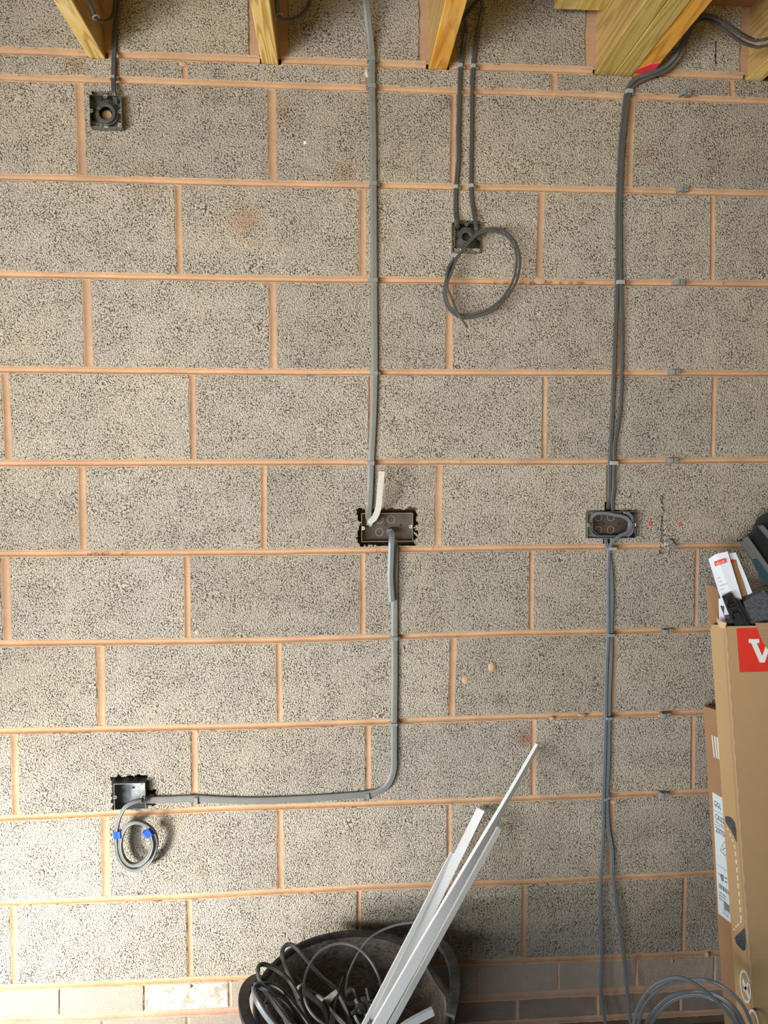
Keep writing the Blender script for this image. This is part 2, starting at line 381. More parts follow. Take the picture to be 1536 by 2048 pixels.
# vertical joints: (u_top, u_bottom, half width m)
vj = {1:[(158,165,8),(543,545,8),(907,905,5),(1265,1258,6)],
2:[(355,360,6),(726,725,7),(1083,1078,7),(1426,1424,5)],
3:[(172,178,8),(544,547,7),(899,898,7),(1246,1240,5)],
4:[(9,18,7),(384,387,6),(741,740,4),(1090,1088,5),(1429,1425,5)],
5:[(163,167,7),(528,528,6),(878,875,8),(1219,1217,7)],
6:[(9,15,8),(373,376,6),(725,725,6),(1064,1062,5),(1394,1391,5)],
7:[(200,203,8),(557,559,6),(907,903,7),(1228,1224,6)],
8:[(28,32,7),(387,390,7),(736,736,6),(1067,1066,6),(1387,1385,5)],
9:[(209,212,8),(560,561,7),(898,898,5),(1222,1222,7)],
10:[(26,30,7),(378,380,6),(718,717,5),(1049,1046,6),(1370,1366,5)],
0:[(368,370,5),(735,736,5),(1108,1109,7),(1463,1465,6)],
11:[(119,119,2),(290,290,4),(459,460,4),(625,625,3),(790,790,3),(957,957,3),(1117,1117,3),(1275,1272,3),(1430,1428,3)],
12:[(40,40,4),(205,205,4),(375,375,4),(540,540,4),(706,706,4),(870,870,4),(1034,1034,4),(1195,1195,4),(1360,1360,4)]}
def nz(x, s=1.0, seed=0.0): return noise.noise((x*s, seed*7.31, seed*1.7))
# holes cut in the blocks: x0,x1,z0,z1, roughness
def rect_px(u0, u1, v0, v1): 
    a = at(u0, v1, 0); b = at(u1, v0, 0); return [a[0], b[0], a[2], b[2]]
holes = [rect_px(186, 240, 184, 244)+[.0008], rect_px(910, 960, 440, 496)+[.0008], rect_px(717, 833, 1016, 1094)+[.006],
         rect_px(1186, 1268, 1021, 1076)+[.001], rect_px(224, 294, 1550, 1619)+[.0035], rect_px(1321, 1335, 986, 1106)+[.0035],
         rect_px(1209, 1226, 1000, 1025)+[.002], rect_px(1206, 1216, 1072, 1100)+[.002], rect_px(290, 312, 1578, 1612)+[.004]]
def in_hole(x, z):
    for i, (a, b, c, d, r) in enumerate(holes):
        jx = r*noise.noise((x*90, z*90, i*3.3))*1.6; jz = r*noise.noise((x*90, z*90, i*3.3+9))*1.6
        if a+jx < x < b+jx and c+jz < z < d+jz: return True
    return False

def block(xl0, xl1, xr0, xr1, kt, kb, name='concrete_block', mat=None, seed=0, rag=.0012, proud=0.0):
    """xl0/xl1: left edge at top/bottom; between bed joint kt (above) and kb (below)"""
    mat = mat or M['block']
    def corner(s, t):   # s 0..1 left-right, t 0..1 top-bottom
        x = (xl0*(1-t)+xl1*t)*(1-s)+(xr0*(1-t)+xr1*t)*s
        zt = bz(kt, x)-BH[kt]+.0006; zb = bz(kb, x)+BH[kb]-.0006
        return x, zt*(1-t)+zb*t
    cx = (xl0+xr0)/2; xa, xb = min(xl0, xl1), max(xr0, xr1); zt = bz(kt, cx); zb = bz(kb, cx)
    hit = any(a < xb and b > xa and c < zt and d > zb for a, b, c, d, r in holes) and mat is M['block']
    if not hit:
        nx = max(4, int((xr0-xl0)/.011)); nzz = max(3, int((zt-zb)/.011)); loop = []
        for i in range(nx): loop.append((*corner(i/nx, 0), 0, 1))
        for i in range(nzz): loop.append((*corner(1, i/nzz), 1, 0))
        for i in range(nx): loop.append((*corner(1-i/nx, 1), 0, -1))
        for i in range(nzz): loop.append((*corner(0, 1-i/nzz), -1, 0))
        n = len(loop); v = []
        cxx = sum(p[0] for p in loop)/n; czz = sum(p[1] for p in loop)/n
        for ring, (ins, y) in enumerate(((.0014, -proud), (0, .0018-proud), (0, .05))):
            for i, (x, z, ox, oz) in enumerate(loop):
                j = rag*(noise.noise((x*110, z*110, seed))*1.3+noise.noise((x*35, z*35, seed+5))*1.2)-ins
                if ring == 0: j -= .0008*abs(noise.noise((x*300, z*300, seed)))
                dx = cxx-x; dz = czz-z
                v.append((x+ox*j - (0 if ox else np.sign(-dx)*0), y, z+oz*j))
        f = [tuple(range(n-1, -1, -1))]
        for r in range(2): f += [(r*n+i, r*n+(i+1) % n, (r+1)*n+(i+1) % n, (r+1)*n+i) for i in range(n)]
        o = obj(name, v, f, mat, wall)
    else:
        sp = .0030; nx = int((xr0-xl0)/sp); nzz = int((zt-zb-.014)/sp)
        V = {}; v = []; f = []
        def vert(i, j):
            if (i, j) not in V:
                x, z = corner(i/nx, j/nzz)
                if 0 < i < nx and 0 < j < nzz: x += (rng.random()-.5)*.0012; z += (rng.random()-.5)*.0012
                else:
                    q = rag*noise.noise((x*110, z*110, seed))
                    if i in (0, nx): x += q
                    if j in (0, nzz): z += q
                V[(i, j)] = len(v); v.append((x, -proud, z))
            return V[(i, j)]
        for i in range(nx):
            for j in range(nzz):
                if not in_hole(*corner((i+.5)/nx, (j+.5)/nzz)):
                    f.append((vert(i, j), vert(i, j+1), vert(i+1, j+1), vert(i+1, j)))
        o = obj(name, v, f, mat, wall)
        bm = bmesh.new(); bm.from_mesh(o.data)
        ed = [e for e in bm.edges if len(e.link_faces) == 1]
        r = bmesh.ops.extrude_edge_only(bm, edges=ed)
        for g in r['geom']:
            if isinstance(g, bmesh.types.BMVert): g.co.y = .048; g.co.x += (rng.random()-.5)*.002; g.co.z += (rng.random()-.5)*.002
        bm.to_mesh(o.data); bm.free()
    return o

def strip(c0, c1, half, horizontal, mat, seed, depth=.0042, step=.007, curve=None, name='mortar_joint', lift=.0004):
    """tooled concave mortar joint between c0 and c1 (x, z)"""
    L = math.dist(c0, c1); n = max(2, int(L/step)); S = (-1.18, -.92, -.72, -.35, 0, .35, .72, .92, 1.18); v = []
    for i in range(n+1):
        t = i/n; x = c0[0]+(c1[0]-c0[0])*t; z = c0[1]+(c1[1]-c0[1])*t
        if curve: z = curve(x)
        a = i*step
        wob = .0011*noise.noise((a*9, seed, 0))
        hw = half*(1+.16*noise.noise((a*14, seed, 4)))
        for j, s in enumerate(S):
            e = s*hw+wob
            if j in (0, 8): e += .0016*noise.noise((a*120, seed, j)); y = .0030
            elif j in (1, 7): e += .0013*noise.noise((a*90, seed, j)); y = -lift+.0012*noise.noise((a*70, seed, j+3))
            else: y = depth*(1-(s/.92)**2)+.0004*noise.noise((a*60, s*3, seed))
            v.append((x, y, z+e) if horizontal else (x+e, y, z))
    m = len(S)
    if horizontal: f = [(i*m+j, (i+1)*m+j, (i+1)*m+j+1, i*m+j+1) for i in range(n) for j in range(m-1)]
    else: f = [(i*m+j, (i+1)*m+j, (i+1)*m+j+1, i*m+j+1) for i in range(n) for j in range(m-1)]
    return obj(name, v, f, mat, wall, smooth=True)

PX = .00124
# courses
for k in range(0, 13):
    J = []
    for (ut, ub, hw) in vj[k]:
        um = (ut+ub)/2
        # pixel v of the bed lines at this u
        def vv(kk, u):
            if kk in beds: p = beds[kk]; return float(np.interp(u, [a[0] for a in p], [a[1] for a in p]))
            return 2048.
        xt = wx(ut, vv(k, ut)); xb = wx(ub, vv(k+1, ub)); J.append((xt, xb, hw*PX*1.13))
    pitch = .45 if k <= 10 else .2245
    while J[0][0] > X0: J.insert(0, (J[0][0]-pitch, J[0][1]-pitch, .008 if k <= 10 else .004))
    while J[-1][0] < X1: J.append((J[-1][0]+pitch, J[-1][1]+pitch, .008 if k <= 10 else .004))
    if k == 0:  # the thin course has one double length piece left of the cable
        pass
    for i in range(len(J)-1):
        a, b = J[i], J[i+1]
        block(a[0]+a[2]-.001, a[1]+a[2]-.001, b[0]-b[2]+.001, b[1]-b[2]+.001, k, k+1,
              name='concrete_block' if k <= 10 else 'brick', mat=M['block'] if k <= 10 else M['brick_white'] if k == 11 and abs((a[0]+b[0])/2-wx(375, 1990)) < .06 else M['brick_dirty_shaded'] if k == 12 and a[0] > .2 else M['brick'], seed=k*17.3+i*3.1,
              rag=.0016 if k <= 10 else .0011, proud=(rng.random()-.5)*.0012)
    for i, (xt, xb, hw) in enumerate(J):
        if xt < X0+.01 or xt > X1-.01: continue
        zt = bz(k, xt)-BH[k]*.8; zb = bz(k+1, xb)+BH[k+1]*.8
        if k == 5 and abs(xt-wx(1219, 930)) < .03:
            zc = at(1217, 1004, 0)[2]; strip((xt, zt), (xb, zc), hw*1.1, False, M['mortar_head'], k*5+i); continue
        strip((xt, zt), (xb, zb), hw*1.05, False, M['mortar_head'] if k <= 10 else M['mortar_base'], k*5.7+i*1.3, depth=.0036, lift=-.0002)
# bed joints
for k in range(0, 14):
    segs = [(X0, X1)]
    if k == 0: segs = [(X0, wx(172, 112)), (wx(214, 112), wx(519, 120)), (wx(562, 120), wx(853, 130)), (wx(899, 131), wx(1188, 141)), (wx(1318, 146), wx(1490, 151)), (wx(1560, 153), X1)]
    if k == 6: segs = [(X0, wx(1328, 1094)-.006), (wx(1333, 1094), X1)]
    for a, b in segs:
        strip((a, 0), (b, 0), BH[k], True, M['mortar'] if k <= 11 else M['mortar_base'], 40+k*2.1+a, curve=lambda x, k=k: bz(k, x), depth=.0105)
# course A between the joists
for i, (ua, ub) in enumerate([(-560, -200), (-190, 163), (233, 497), (577, 838), (914, 1171), (1330, 1482), (1560, 1850)]):
    vv0 = 60
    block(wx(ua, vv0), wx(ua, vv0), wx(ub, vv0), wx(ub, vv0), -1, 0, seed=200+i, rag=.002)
pk = []
for i, (ua, ub) in enumerate([(155, 240), (490, 585), (830, 922), (1165, 1345), (1478, 1565)]):
    xa, xb = wx(ua, 100), wx(ub, 100); mb = MB()
    nxx = 14; nz2 = 10; v = []; za = bz(0, xa)+.004; zb = za+.215
    for a in range(nxx+1):
        for b in range(nz2+1):
            x = xa+(xb-xa)*a/nxx; z = za+(zb-za)*b/nz2; v.append((x, .004+.0022*noise.noise((x*40, z*40, i)), z))
    f = [(a*(nz2+1)+b, (a+1)*(nz2+1)+b, (a+1)*(nz2+1)+b+1, a*(nz2+1)+b+1) for a in range(nxx) for b in range(nz2)]
    obj('mortar_joint', v, f, M['mortar_head'], wall, smooth=True)

mb = MB(); n = 40; v = []
a_, b_ = at(1322, 986, 0), at(1335, 1112, 0)
for i in range(n+1):
    z = a_[2]+(b_[2]-a_[2])*i/n
    for j, (x, y) in enumerate(((a_[0]-.005, .034), (a_[0]+.003, .034), (a_[0]+.009, .012), (b_[0]+.006, .002))):
        v.append((x+.001*noise.noise((z*80, j, 1)), y+.003*noise.noise((z*120, j, 2)), z))
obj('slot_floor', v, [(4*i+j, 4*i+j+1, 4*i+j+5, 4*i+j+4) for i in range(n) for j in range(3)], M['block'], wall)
# mortar dabs and plugs set in the wall face
def dab(u, v, ru, rv, mat, h=.003, seed=0, name='mortar_dab', n=18):
    c = at(u, v, 0); V = [(c[0], -h, c[2])]; 
    for rr, yy in ((.6, -h*.85), (1.0, .002)):
        for i in range(n):
            a = 2*math.pi*i/n; k = 1+.22*noise.noise((math.cos(a)*2, math.sin(a)*2, seed))
            V.append((c[0]+ru*PX*rr*k*math.cos(a), yy, c[2]+rv*PX*rr*k*math.sin(a)))
    f = [(0, 1+(i+1) % n, 1+i) for i in range(n)]+[(1+i, 1+(i+1) % n, 1+n+(i+1) % n, 1+n+i) for i in range(n)]
    return obj(name, V, f, mat, wall, smooth=True)
dab(931, 1360, 10, 10, M['mortar'], .0015, 1); dab(984, 1334, 10, 11, M['mortar'], .004, 2)
dab(312, 1413, 5, 4, M['mortar'], .003, 3); dab(107, 1450, 7, 6, M['mortar'], .003, 4)
dab(395, 1265, 7, 7, M['mortar_base'], .002, 5); dab(494, 490, 7, 6, M['mortar'], .002, 6)
dab(1165, 1430, 11, 5, M['mortar_head'], .006, 7); dab(1415, 1910, 6, 7, M['mortar_base'], .004, 8)
dab(1105, 1437, 6, 4, M['mortar'], .003, 9); dab(1228, 1604, 10, 5, M['mortar'], .003, 10)
dab(380, 1852+120, 5, 6, M['mortar_base'], .004, 11); dab(1080, 560, 12, 8, M['mortar'], .001, 12)
dab(1322, 1432, 7, 4, M['mortar'], .003, 13); dab(610, 285, 4, 4, M['white_ink'], .001, 14); dab(365, 127, 9, 5, M['mortar'], .003, 15)
dab(1345, 1922, 4, 9, M['mortar_base'], .003, 16); dab(733, 145, 5, 9, M['cable_end'], .001, 17)

def text(s, u, v, hpx, mat, parent, y=-.0009, plane=None, name='pencil_note', squeeze=1.0, depth=.0002, rot=0, axes=None, origin=None):
    cu = bpy.data.curves.new('t', 'FONT'); cu.body = s; cu.size = 1.0; cu.extrude = 0; cu.resolution_u = 2
    to = bpy.data.objects.new('t', cu); COL.objects.link(to); dg = bpy.context.evaluated_depsgraph_get()
    me = bpy.data.meshes.new_from_object(to.evaluated_get(dg)); bpy.data.objects.remove(to)
    co = np.array([x.co[:2] for x in me.vertices])
    fs = [tuple(p.vertices) for p in me.polygons]
    if axes is None:
        o = at(u, v, y); hx = hpx*PX/.7; c, sn = math.cos(rot), math.sin(rot)
        V = [o+np.array([(a*c*squeeze-b*sn)*hx, 0, (a*sn*squeeze+b*c)*hx]) for a, b in co]
    else:
        V = [np.array(origin)+axes[0]*a+axes[1]*b for a, b in co]
    return obj(name, V, fs, mat, parent)
text('H O B', 174, 1112, 7, M['pencil'], wall, squeeze=1.35, rot=-.01)
text('4', 241, 1112, 7, M['pencil'], wall, squeeze=1.3)
for s, u in (('2|', 986), ('50', 1006), ('50', 1038), ('82', 1059), ('W 237', 1077), ('8:', 1118), ('IX', 1136), ('500', 1153)):
    text(s, u, 569, 6, M['pencil'], wall, squeeze=1.15, y=.0016)
mb = MB()
for u, v in ((866, 1096), (877, 1095), (645+108, 1102), (1259, 567), (1447, 567), (922, 924), (968, 377), (958, 377)):
    p = at(u, v, .0012); mb.box(p[0]-.0005, p[0]+.0005, p[1], p[1]+.0005, p[2]-.005, p[2]+.005)
mb.build('pencil_note', M['pencil'], wall)
# thin crack in the block under the joists
p = [at(1431, 82, -.0006), at(1433, 82, -.0006), at(1432, 128, -.0006), at(1430, 128, -.0006)]
MB().prism(p, (0, .0004, 0)).build('saw_mark', M['black'], wall)

# ------------------------------------------------------------------ joists
JTOP = 2.78
def joist(ul, ur, vb, mats, label, y0=-2.5, name='joist'):
    zb = at((ul+ur)/2, vb, 0)[2]; x0, x1 = wx(ul, vb), wx(ur, vb)
    t = thing(name, label, 'joist', ((x0+x1)/2, 0, zb))
    n = len(mats); w = (x1-x0)/n
    for i, m in enumerate(mats):
        a, b = x0+w*i+(.0006 if i else 0), x0+w*(i+1)-(.0006 if i < n-1 else 0)
        dz = (0, -.0015, .001)[i % 3] if n > 1 else 0
        mb = MB(); c = .0018
        prof = [(a+c, zb+dz), (b-c, zb+dz), (b, zb+dz+c), (b, JTOP), (a, JTOP), (a, zb+dz+c)]
        mb.prism([(x, .03, z) for x, z in prof], (0, y0, 0))
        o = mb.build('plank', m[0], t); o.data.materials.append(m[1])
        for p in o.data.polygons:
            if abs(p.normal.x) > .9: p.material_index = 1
    return t, x0, x1, zb
j1 = joist(176, 210, 115, [(M['wood'], M['wood_side_shaded'])], 'yellow pine joist nearest the left edge, above the small square metal box')
j2 = joist(523, 557, 126, [(M['wood'], M['wood_side_shaded'])], 'yellow pine joist with wavy grain just left of the wide central cable')
j3 = joist(858, 895, 137, [(M['wood_orange'], M['wood_side_shaded'])], 'orange pine joist beside the two thin cables hanging in a loop')
j4 = joist(1193, 1304, 146, [(M['wood_green'], M['wood_side_shaded']), (M['wood_green'], M['wood_side_shaded']), (M['wood_orange'], M['wood_side_shaded'])], 'thick triple-ply pine joist with pink paint at its foot')
j5 = joist(1497, 1531, 156, [(M['wood'], M['wood_side_shaded'])], 'pine joist at the right edge with cables tied to its side')
# pink paint mark on the foot of the triple joist
x1 = j4[2]; zb = j4[3]; xm = x1-(j4[2]-j4[1])/3
MB().prism([(xm+.001, -.001, zb+.0005), (x1-.0018, -.001, zb+.0005), (x1-.0018, -.050, zb+.0005), (xm+.024, -.042, zb+.0005), (xm+.003, -.018, zb+.0005)], (0, 0, -.0008)).build('paint_mark', M['pink'], j4[0])
# noggins
def noggin(xa, xb, y0, y1, z0, z1, label, mat=None):
    o = MB().box(xa, xb, y0, y1, z0, z1).build('noggin', mat or M['wood_green']); tag(o, label, 'noggin'); return o
a = at(1168, 0, -.045); b = at(1199, 21, -.045)
noggin(j3[2]+.25, j4[1]-.0005, -.09, -.045, b[2], JTOP, 'short pine noggin against the left side of the triple joist')
a = at(1420, 10, -.001)
noggin(j4[2]+.001, j5[1]-.001, -.045, -.001, a[2], JTOP, 'brown timber noggin between the triple joist and the right edge joist', M['card_dark'])

# ------------------------------------------------------------------ cables
def cable(name, label, pts, w, t, mat, cat='cable', y=-.006, group=None, normal=(0, -1, 0), sec=FLAT, twist=None, step=.008, parent=None):
    path = spline(px(pts, y), step)
    o = sweep(path, w, t, normal, sec, twist).build(name, mat, parent, smooth=True)
    if parent is None: tag(o, label, cat, group)
    return o
def spiral(c, r0, r1, turns, y0, y1, start=0, n=22, sx=1, sz=1):
    m = int(turns*n); out = []
    for i in range(m+1):
        t = i/m; a = start+2*math.pi*turns*t; r = r0+(r1-r0)*t
        out.append(np.array([c[0]+sx*r*math.cos(a), y0+(y1-y0)*t, c[2]+sz*r*math.sin(a)]))
    return out

# 1 left cable into upper left box
cA = sweep(spline([at(237, -60, -.10), at(236, 0, -.035), at(230, 60, -.012), at(228, 110, -.007), at(227, 160, -.009), at(228, 185, -.016), at(231, 200, -.006), at(232, 215, .008)]), .0115, .006)
c1 = at(210, 222, -.018)
sweep(spline(spiral(c1, .0315, .0165, 3.3, .006, -.012, .9), .004), .009, .0062, normal=(0, -1, 0), sec=FLAT, mb=cA)
tag(cA.build('flat_cable', M['cable_dark'], smooth=True), 'dark flat cable dropping beside the left joist, coiled inside the upper left box', 'cable')
cc_ = at(211, 226, .0); MB().cyl((cc_[0], .0145, cc_[2]), (cc_[0], .010, cc_[2]), .011, 16).build('mortar_dab', M['mortar'], wall)
# 2 loop at joist 1
x = j1[2]; 
tag(sweep(spline([at(170, -20, -.20), at(182, 12, -.17), at(191, 33, -.15), at(197, 40, -.14), at(210, 42, -.10), at(222, 36, -.07), at(228, 22, -.05), at(231, -12, -.05), at(232, -60, -.06)]), .0085, .005, sec=ROUND).build('cable_loop', M['cable_dark'], smooth=True), 'short dark cable looping off the side of the left joist', 'cable')
# 3 loop at joist 2
tag(sweep(spline([at(551, -40, -.17), at(553, 0, -.16), at(556, 30, -.15), at(562, 38, -.14), at(580, 40, -.11), at(602, 30, -.08), at(618, 8, -.06), at(628, -40, -.05)]), .0095, .006, sec=ROUND).build('cable_loop', M['cable'], smooth=True), 'short grey cable curving from the wavy-grained joist up past the frame top', 'cable')
# 4 wide central cable
WIDE = [(-1, -.9), (-1, .55), (-.82, .95), (-.55, 1), (.35, 1), (.62, .82), (1, .45), (1, -.9)]
t = thing('wide_flat_cable', 'wide grey flat cable running straight down the middle to the double box', 'cable', at(745, 560, 0))
sweep(spline(px([(722, -80, -.12), (731, -10, -.055), (736, 40, -.030), (742, 90, -.014), (744, 122, -.007), (744, 175, -.006), (746, 260), (747, 370), (748, 560), (749, 745), (746, 850), (742, 925), (740, 980), (738, 1010, -.008), (737, 1030, .004), (740, 1046, .018)], -.006)), .0168, .0085, sec=WIDE).build('sheath', M['cable_wide'], t, smooth=False)
e = sweep(spline([at(738, 1050, .022), at(742, 1042, .010), at(750, 1034, -.016), at(757, 1015, -.035), at(760, 985, -.048), at(764, 942, -.055)], .005), .0150, .0085, sec=RECT).build('cable_end', M['cable_end'], t); e['label'] = 'pale cable end bent out of the box'  # same cable, drawn in a paler colour
# 5 lower wide cable
t = thing('wide_flat_cable', 'wide grey flat cable bending left to the lower left box, ending in a taped coil', 'cable', at(788, 1350, 0))
r0 = at(745, 1588, -.006)
pth = px([(789, 1080, .006), (790, 1105, -.004), (789, 1180), (789, 1275), (789, 1360), (788, 1445), (788, 1510), (787, 1538), (779, 1563), (762, 1580), (735, 1588), (690, 1592), (620, 1597), (520, 1601), (450, 1600), (394, 1597), (340, 1599), (300, 1600, -.010), (285, 1600, -.026)])
sweep(spline(pth, .006), .0170, .0085, sec=WIDE).build('sheath', M['cable_wide'], t)
co_ = [(285, 1600, -.026), (268, 1604, -.032), (252, 1613, -.036), (241, 1630, -.038), (234, 1655, -.036), (232, 1680, -.032), (236, 1710, -.028), (250, 1732, -.026), (271, 1740, -.026), (293, 1731, -.026), (308, 1708, -.027), (313, 1683, -.028), (306, 1662, -.030), (291, 1649, -.032), (272, 1644, -.034), (255, 1651, -.034), (245, 1668, -.034), (241, 1690, -.034), (247, 1715, -.034), (262, 1729, -.034), (281, 1727, -.034), (297, 1713, -.034), (305, 1690, -.034), (301, 1668, -.034)]
sweep(spline(px(co_), .005), .0105, .0125, sec=FLAT, normal=(0, -1, 0)).build('coil', M['cable_wide'], t, smooth=True)
def tape(u, v, w, h, y, rot, parent):
    c = at(u, v, y); a = math.radians(rot); ex = np.array([math.cos(a), 0, math.sin(a)]); ez = np.array([-math.sin(a), 0, math.cos(a)]); mb = MB()
    prof = [(-w/2, .006), (-w/2, -.004), (-w*.3, -.008), (w*.05, -.0075), (w*.35, -.008), (w/2, -.004), (w/2, .006)]
    mb.prism([c+ex*q[0]+np.array([0, q[1], 0])-ez*h/2 for q in prof], ez*h); return mb.build('blue_tape', M['tape'], parent)
tape(236, 1668, .0225, .019, -.034, 3, t); tape(297, 1665, .023, .019, -.034, 35, t)
e = sweep(spline([at(778, 1062, .020), at(781, 1063, .004), at(784, 1068, -.014), at(783, 1085, -.022), at(782, 1120, -.022), at(781, 1155, -.021), at(784, 1203, -.020)], .005), .0155, .0085, sec=WIDE).build('cable_end', M['cable_blue'], t)
e['label'] = 'darker speckled cut cable end hanging over the run'

# 6 pair of thin cables into the box by the orange joist
tag(sweep(spline(px([(908, 28, -.09), (922, 34, -.075), (931, 48, -.040), (929, 80, -.018), (921, 134, -.007), (919, 190), (917, 270), (917, 320), (912, 374), (911, 420), (914, 446, -.012), (918, 458, .002)])), .0108, .0058).build('flat_cable', M['cable_dark'], smooth=True), 'left one of two thin dark cables dropping to the box beside the orange joist', 'cable')
pth = px([(918, 46, -.11), (934, 26, -.080), (950, 6, -.055), (960, -2, -.048), (965, 10, -.042), (963, 30, -.030), (953, 80, -.014), (946, 134, -.007), (944, 190), (943, 280), (942, 374), (945, 410), (950, 440, -.014), (953, 462, -.016)])
mb = sweep(spline(pth), .0098, .0055)
lp = [(953, 462, -.016), (950, 472, -.012), (938, 482, -.010), (925, 500, -.022), (912, 520, -.030), (897, 545, -.032), (888, 580, -.030), (891, 606, -.028), (904, 625, -.028), (925, 636, -.030), (950, 633, -.034), (985, 620, -.040), (1012, 596, -.044), (1032, 565, -.046), (1040, 530, -.046), (1037, 500, -.046), (1025, 476, -.044), (1006, 460, -.042), (985, 456, -.040), (962, 461, -.038), (944, 476, -.036), (930, 493, -.036)]
sweep(spline(px(lp), .006), .0065, .0045, normal=(0, -1, 0), mb=mb)
lp2 = [(930, 493, -.036), (920, 508, -.040), (899, 530, -.042), (892, 560, -.042), (890, 585, -.040), (899, 612, -.038), (918, 628, -.038), (942, 629, -.040), (975, 619, -.044), (1003, 598, -.048), (1024, 566, -.050), (1033, 530, -.050), (1031, 502, -.050), (1020, 480, -.050), (1003, 466, -.050), (980, 461, -.048), (955, 470, -.046), (936, 488, -.046), (915, 515, -.046), (903, 545, -.044), (894, 572, -.044), (903, 595, -.046), (915, 625, -.052), (934, 654, -.056)]
sweep(spline(px(lp2), .006), .0062, .0045, normal=(0, -1, 0), mb=mb)
tag(mb.build('flat_cable', M['cable_dark'], smooth=True), 'right one of two thin dark cables, ending in a large loop hanging from the box', 'cable')
c2 = at(932, 474, -.004)
tag(sweep(spline(spiral(c2, .029, .011, 3.6, .012, -.003, 2.2), .004), .0075, .0055, sec=FLAT).build('cable_coil', M['cable_dark'], smooth=True), 'small tight coil of grey cable tucked inside the box by the hanging loop', 'cable')

# 7 right pair
def two(pts_l, pts_r): return px(pts_l), px(pts_r)
A = [(1560, 66, -.28), (1532, 78, -.23), (1508, 80, -.19), (1480, 66, -.15), (1450, 46, -.12), (1420, 32, -.11), (1398, 33, -.11), (1380, 50, -.10), (1368, 78, -.07), (1352, 110, -.045), (1328, 135, -.030), (1295, 148, -.022), (1270, 158, -.014), (1258, 172, -.008), (1252, 190), (1247, 230), (1241, 290), (1238, 350), (1235, 430), (1234, 567), (1230, 680), (1228, 745), (1225, 820), (1221, 900), (1220, 926), (1219, 975), (1218, 1000, -.004), (1214, 1022, .014)]
B = [(1562, 84, -.28), (1530, 92, -.235), (1508, 93, -.195), (1480, 82, -.155), (1450, 60, -.12), (1420, 42, -.10), (1400, 40, -.095), (1384, 52, -.085), (1374, 80, -.06), (1360, 112, -.040), (1335, 140, -.026), (1300, 154, -.018), (1276, 166, -.010), (1262, 180, -.008), (1257, 200), (1252, 240), (1246, 300), (1243, 360), (1241, 430), (1242, 560), (1244, 640), (1244, 700), (1243, 760), (1240, 820), (1234, 860), (1229, 890), (1228, 926), (1227, 975), (1225, 1000, -.006), (1226, 1026, -.002), (1230, 1030, .010)]
tag(sweep(spline(px(A, -.006)), .0108, .0058).build('flat_cable', M['cable'], smooth=True), 'left one of two grey cables running from the right joists down to the double box', 'cable')
tag(sweep(spline(px(B, -.0105)), .0092, .0055).build('flat_cable', M['cable'], smooth=True), 'right one of two grey cables running from the right joists down to the double box', 'cable')
# inside the right double box + lower pair
def rrect(u0, u1, v0, v1, r, y, a=0, n=6):
    out = []
    for (cu, cv, s) in ((u0+r, v0+r, 180), (u1-r, v0+r, 270), (u1-r, v1-r, 0), (u0+r, v1-r, 90)):
        for i in range(n+1):
            w = math.radians(s+90*i/n); out.append((cu+r*math.cos(w), cv+r*math.sin(w), y))
    return out
L1 = rrect(1183, 1258, 1026, 1071, 20, .006); L2 = rrect(1180, 1264, 1024, 1074, 17, -.004)
mb = sweep(spline(px([(1226, 1028, .004)]+L1[10:]+L1[:9]), .004), .0062, .0055)
sweep(spline(px(L2[7:]+[(1183, 1034, -.008), (1200, 1026, -.010), (1230, 1030, -.012), (1252, 1036, -.014), (1262, 1050, -.016), (1255, 1064, -.018), (1238, 1072, -.020), (1226, 1082, -.020), (1221, 1092, -.014), (1217, 1110, -.009), (1216, 1180, -.0105), (1216, 1267, -.011), (1213, 1330, -.0105), (1211, 1432, -.010), (1209, 1520, -.010), (1207, 1593, -.010), (1206, 1660, -.011), (1203, 1720, -.014), (1200, 1800, -.02), (1203, 1860, -.026), (1204, 1920, -.030), (1202, 1970, -.034), (1205, 2010, -.04), (1213, 2060, -.05), (1222, 2120, -.06)]), .005), .0092, .0055, mb=mb)
tag(mb.build('flat_cable', M['cable_blue'], smooth=True), 'left one of two blue-grey cables leaving the right double box and hanging to the floor', 'cable')
C_ = [(1211, 1070, .012), (1212, 1084, .002), (1216, 1100, -.005), (1222, 1140), (1224, 1200), (1222, 1267), (1222, 1320), (1219, 1380), (1218, 1432), (1217, 1520), (1214, 1593), (1216, 1650), (1224, 1700), (1226, 1760, -.014), (1236, 1830, -.022), (1246, 1900, -.03), (1254, 1980, -.045), (1262, 2060, -.07), (1266, 2120, -.09)]
tag(sweep(spline(px(C_, -.0065)), .0100, .0058).build('flat_cable', M['cable_blue'], smooth=True), 'right one of two blue-grey cables leaving the right double box and hanging to the floor', 'cable')

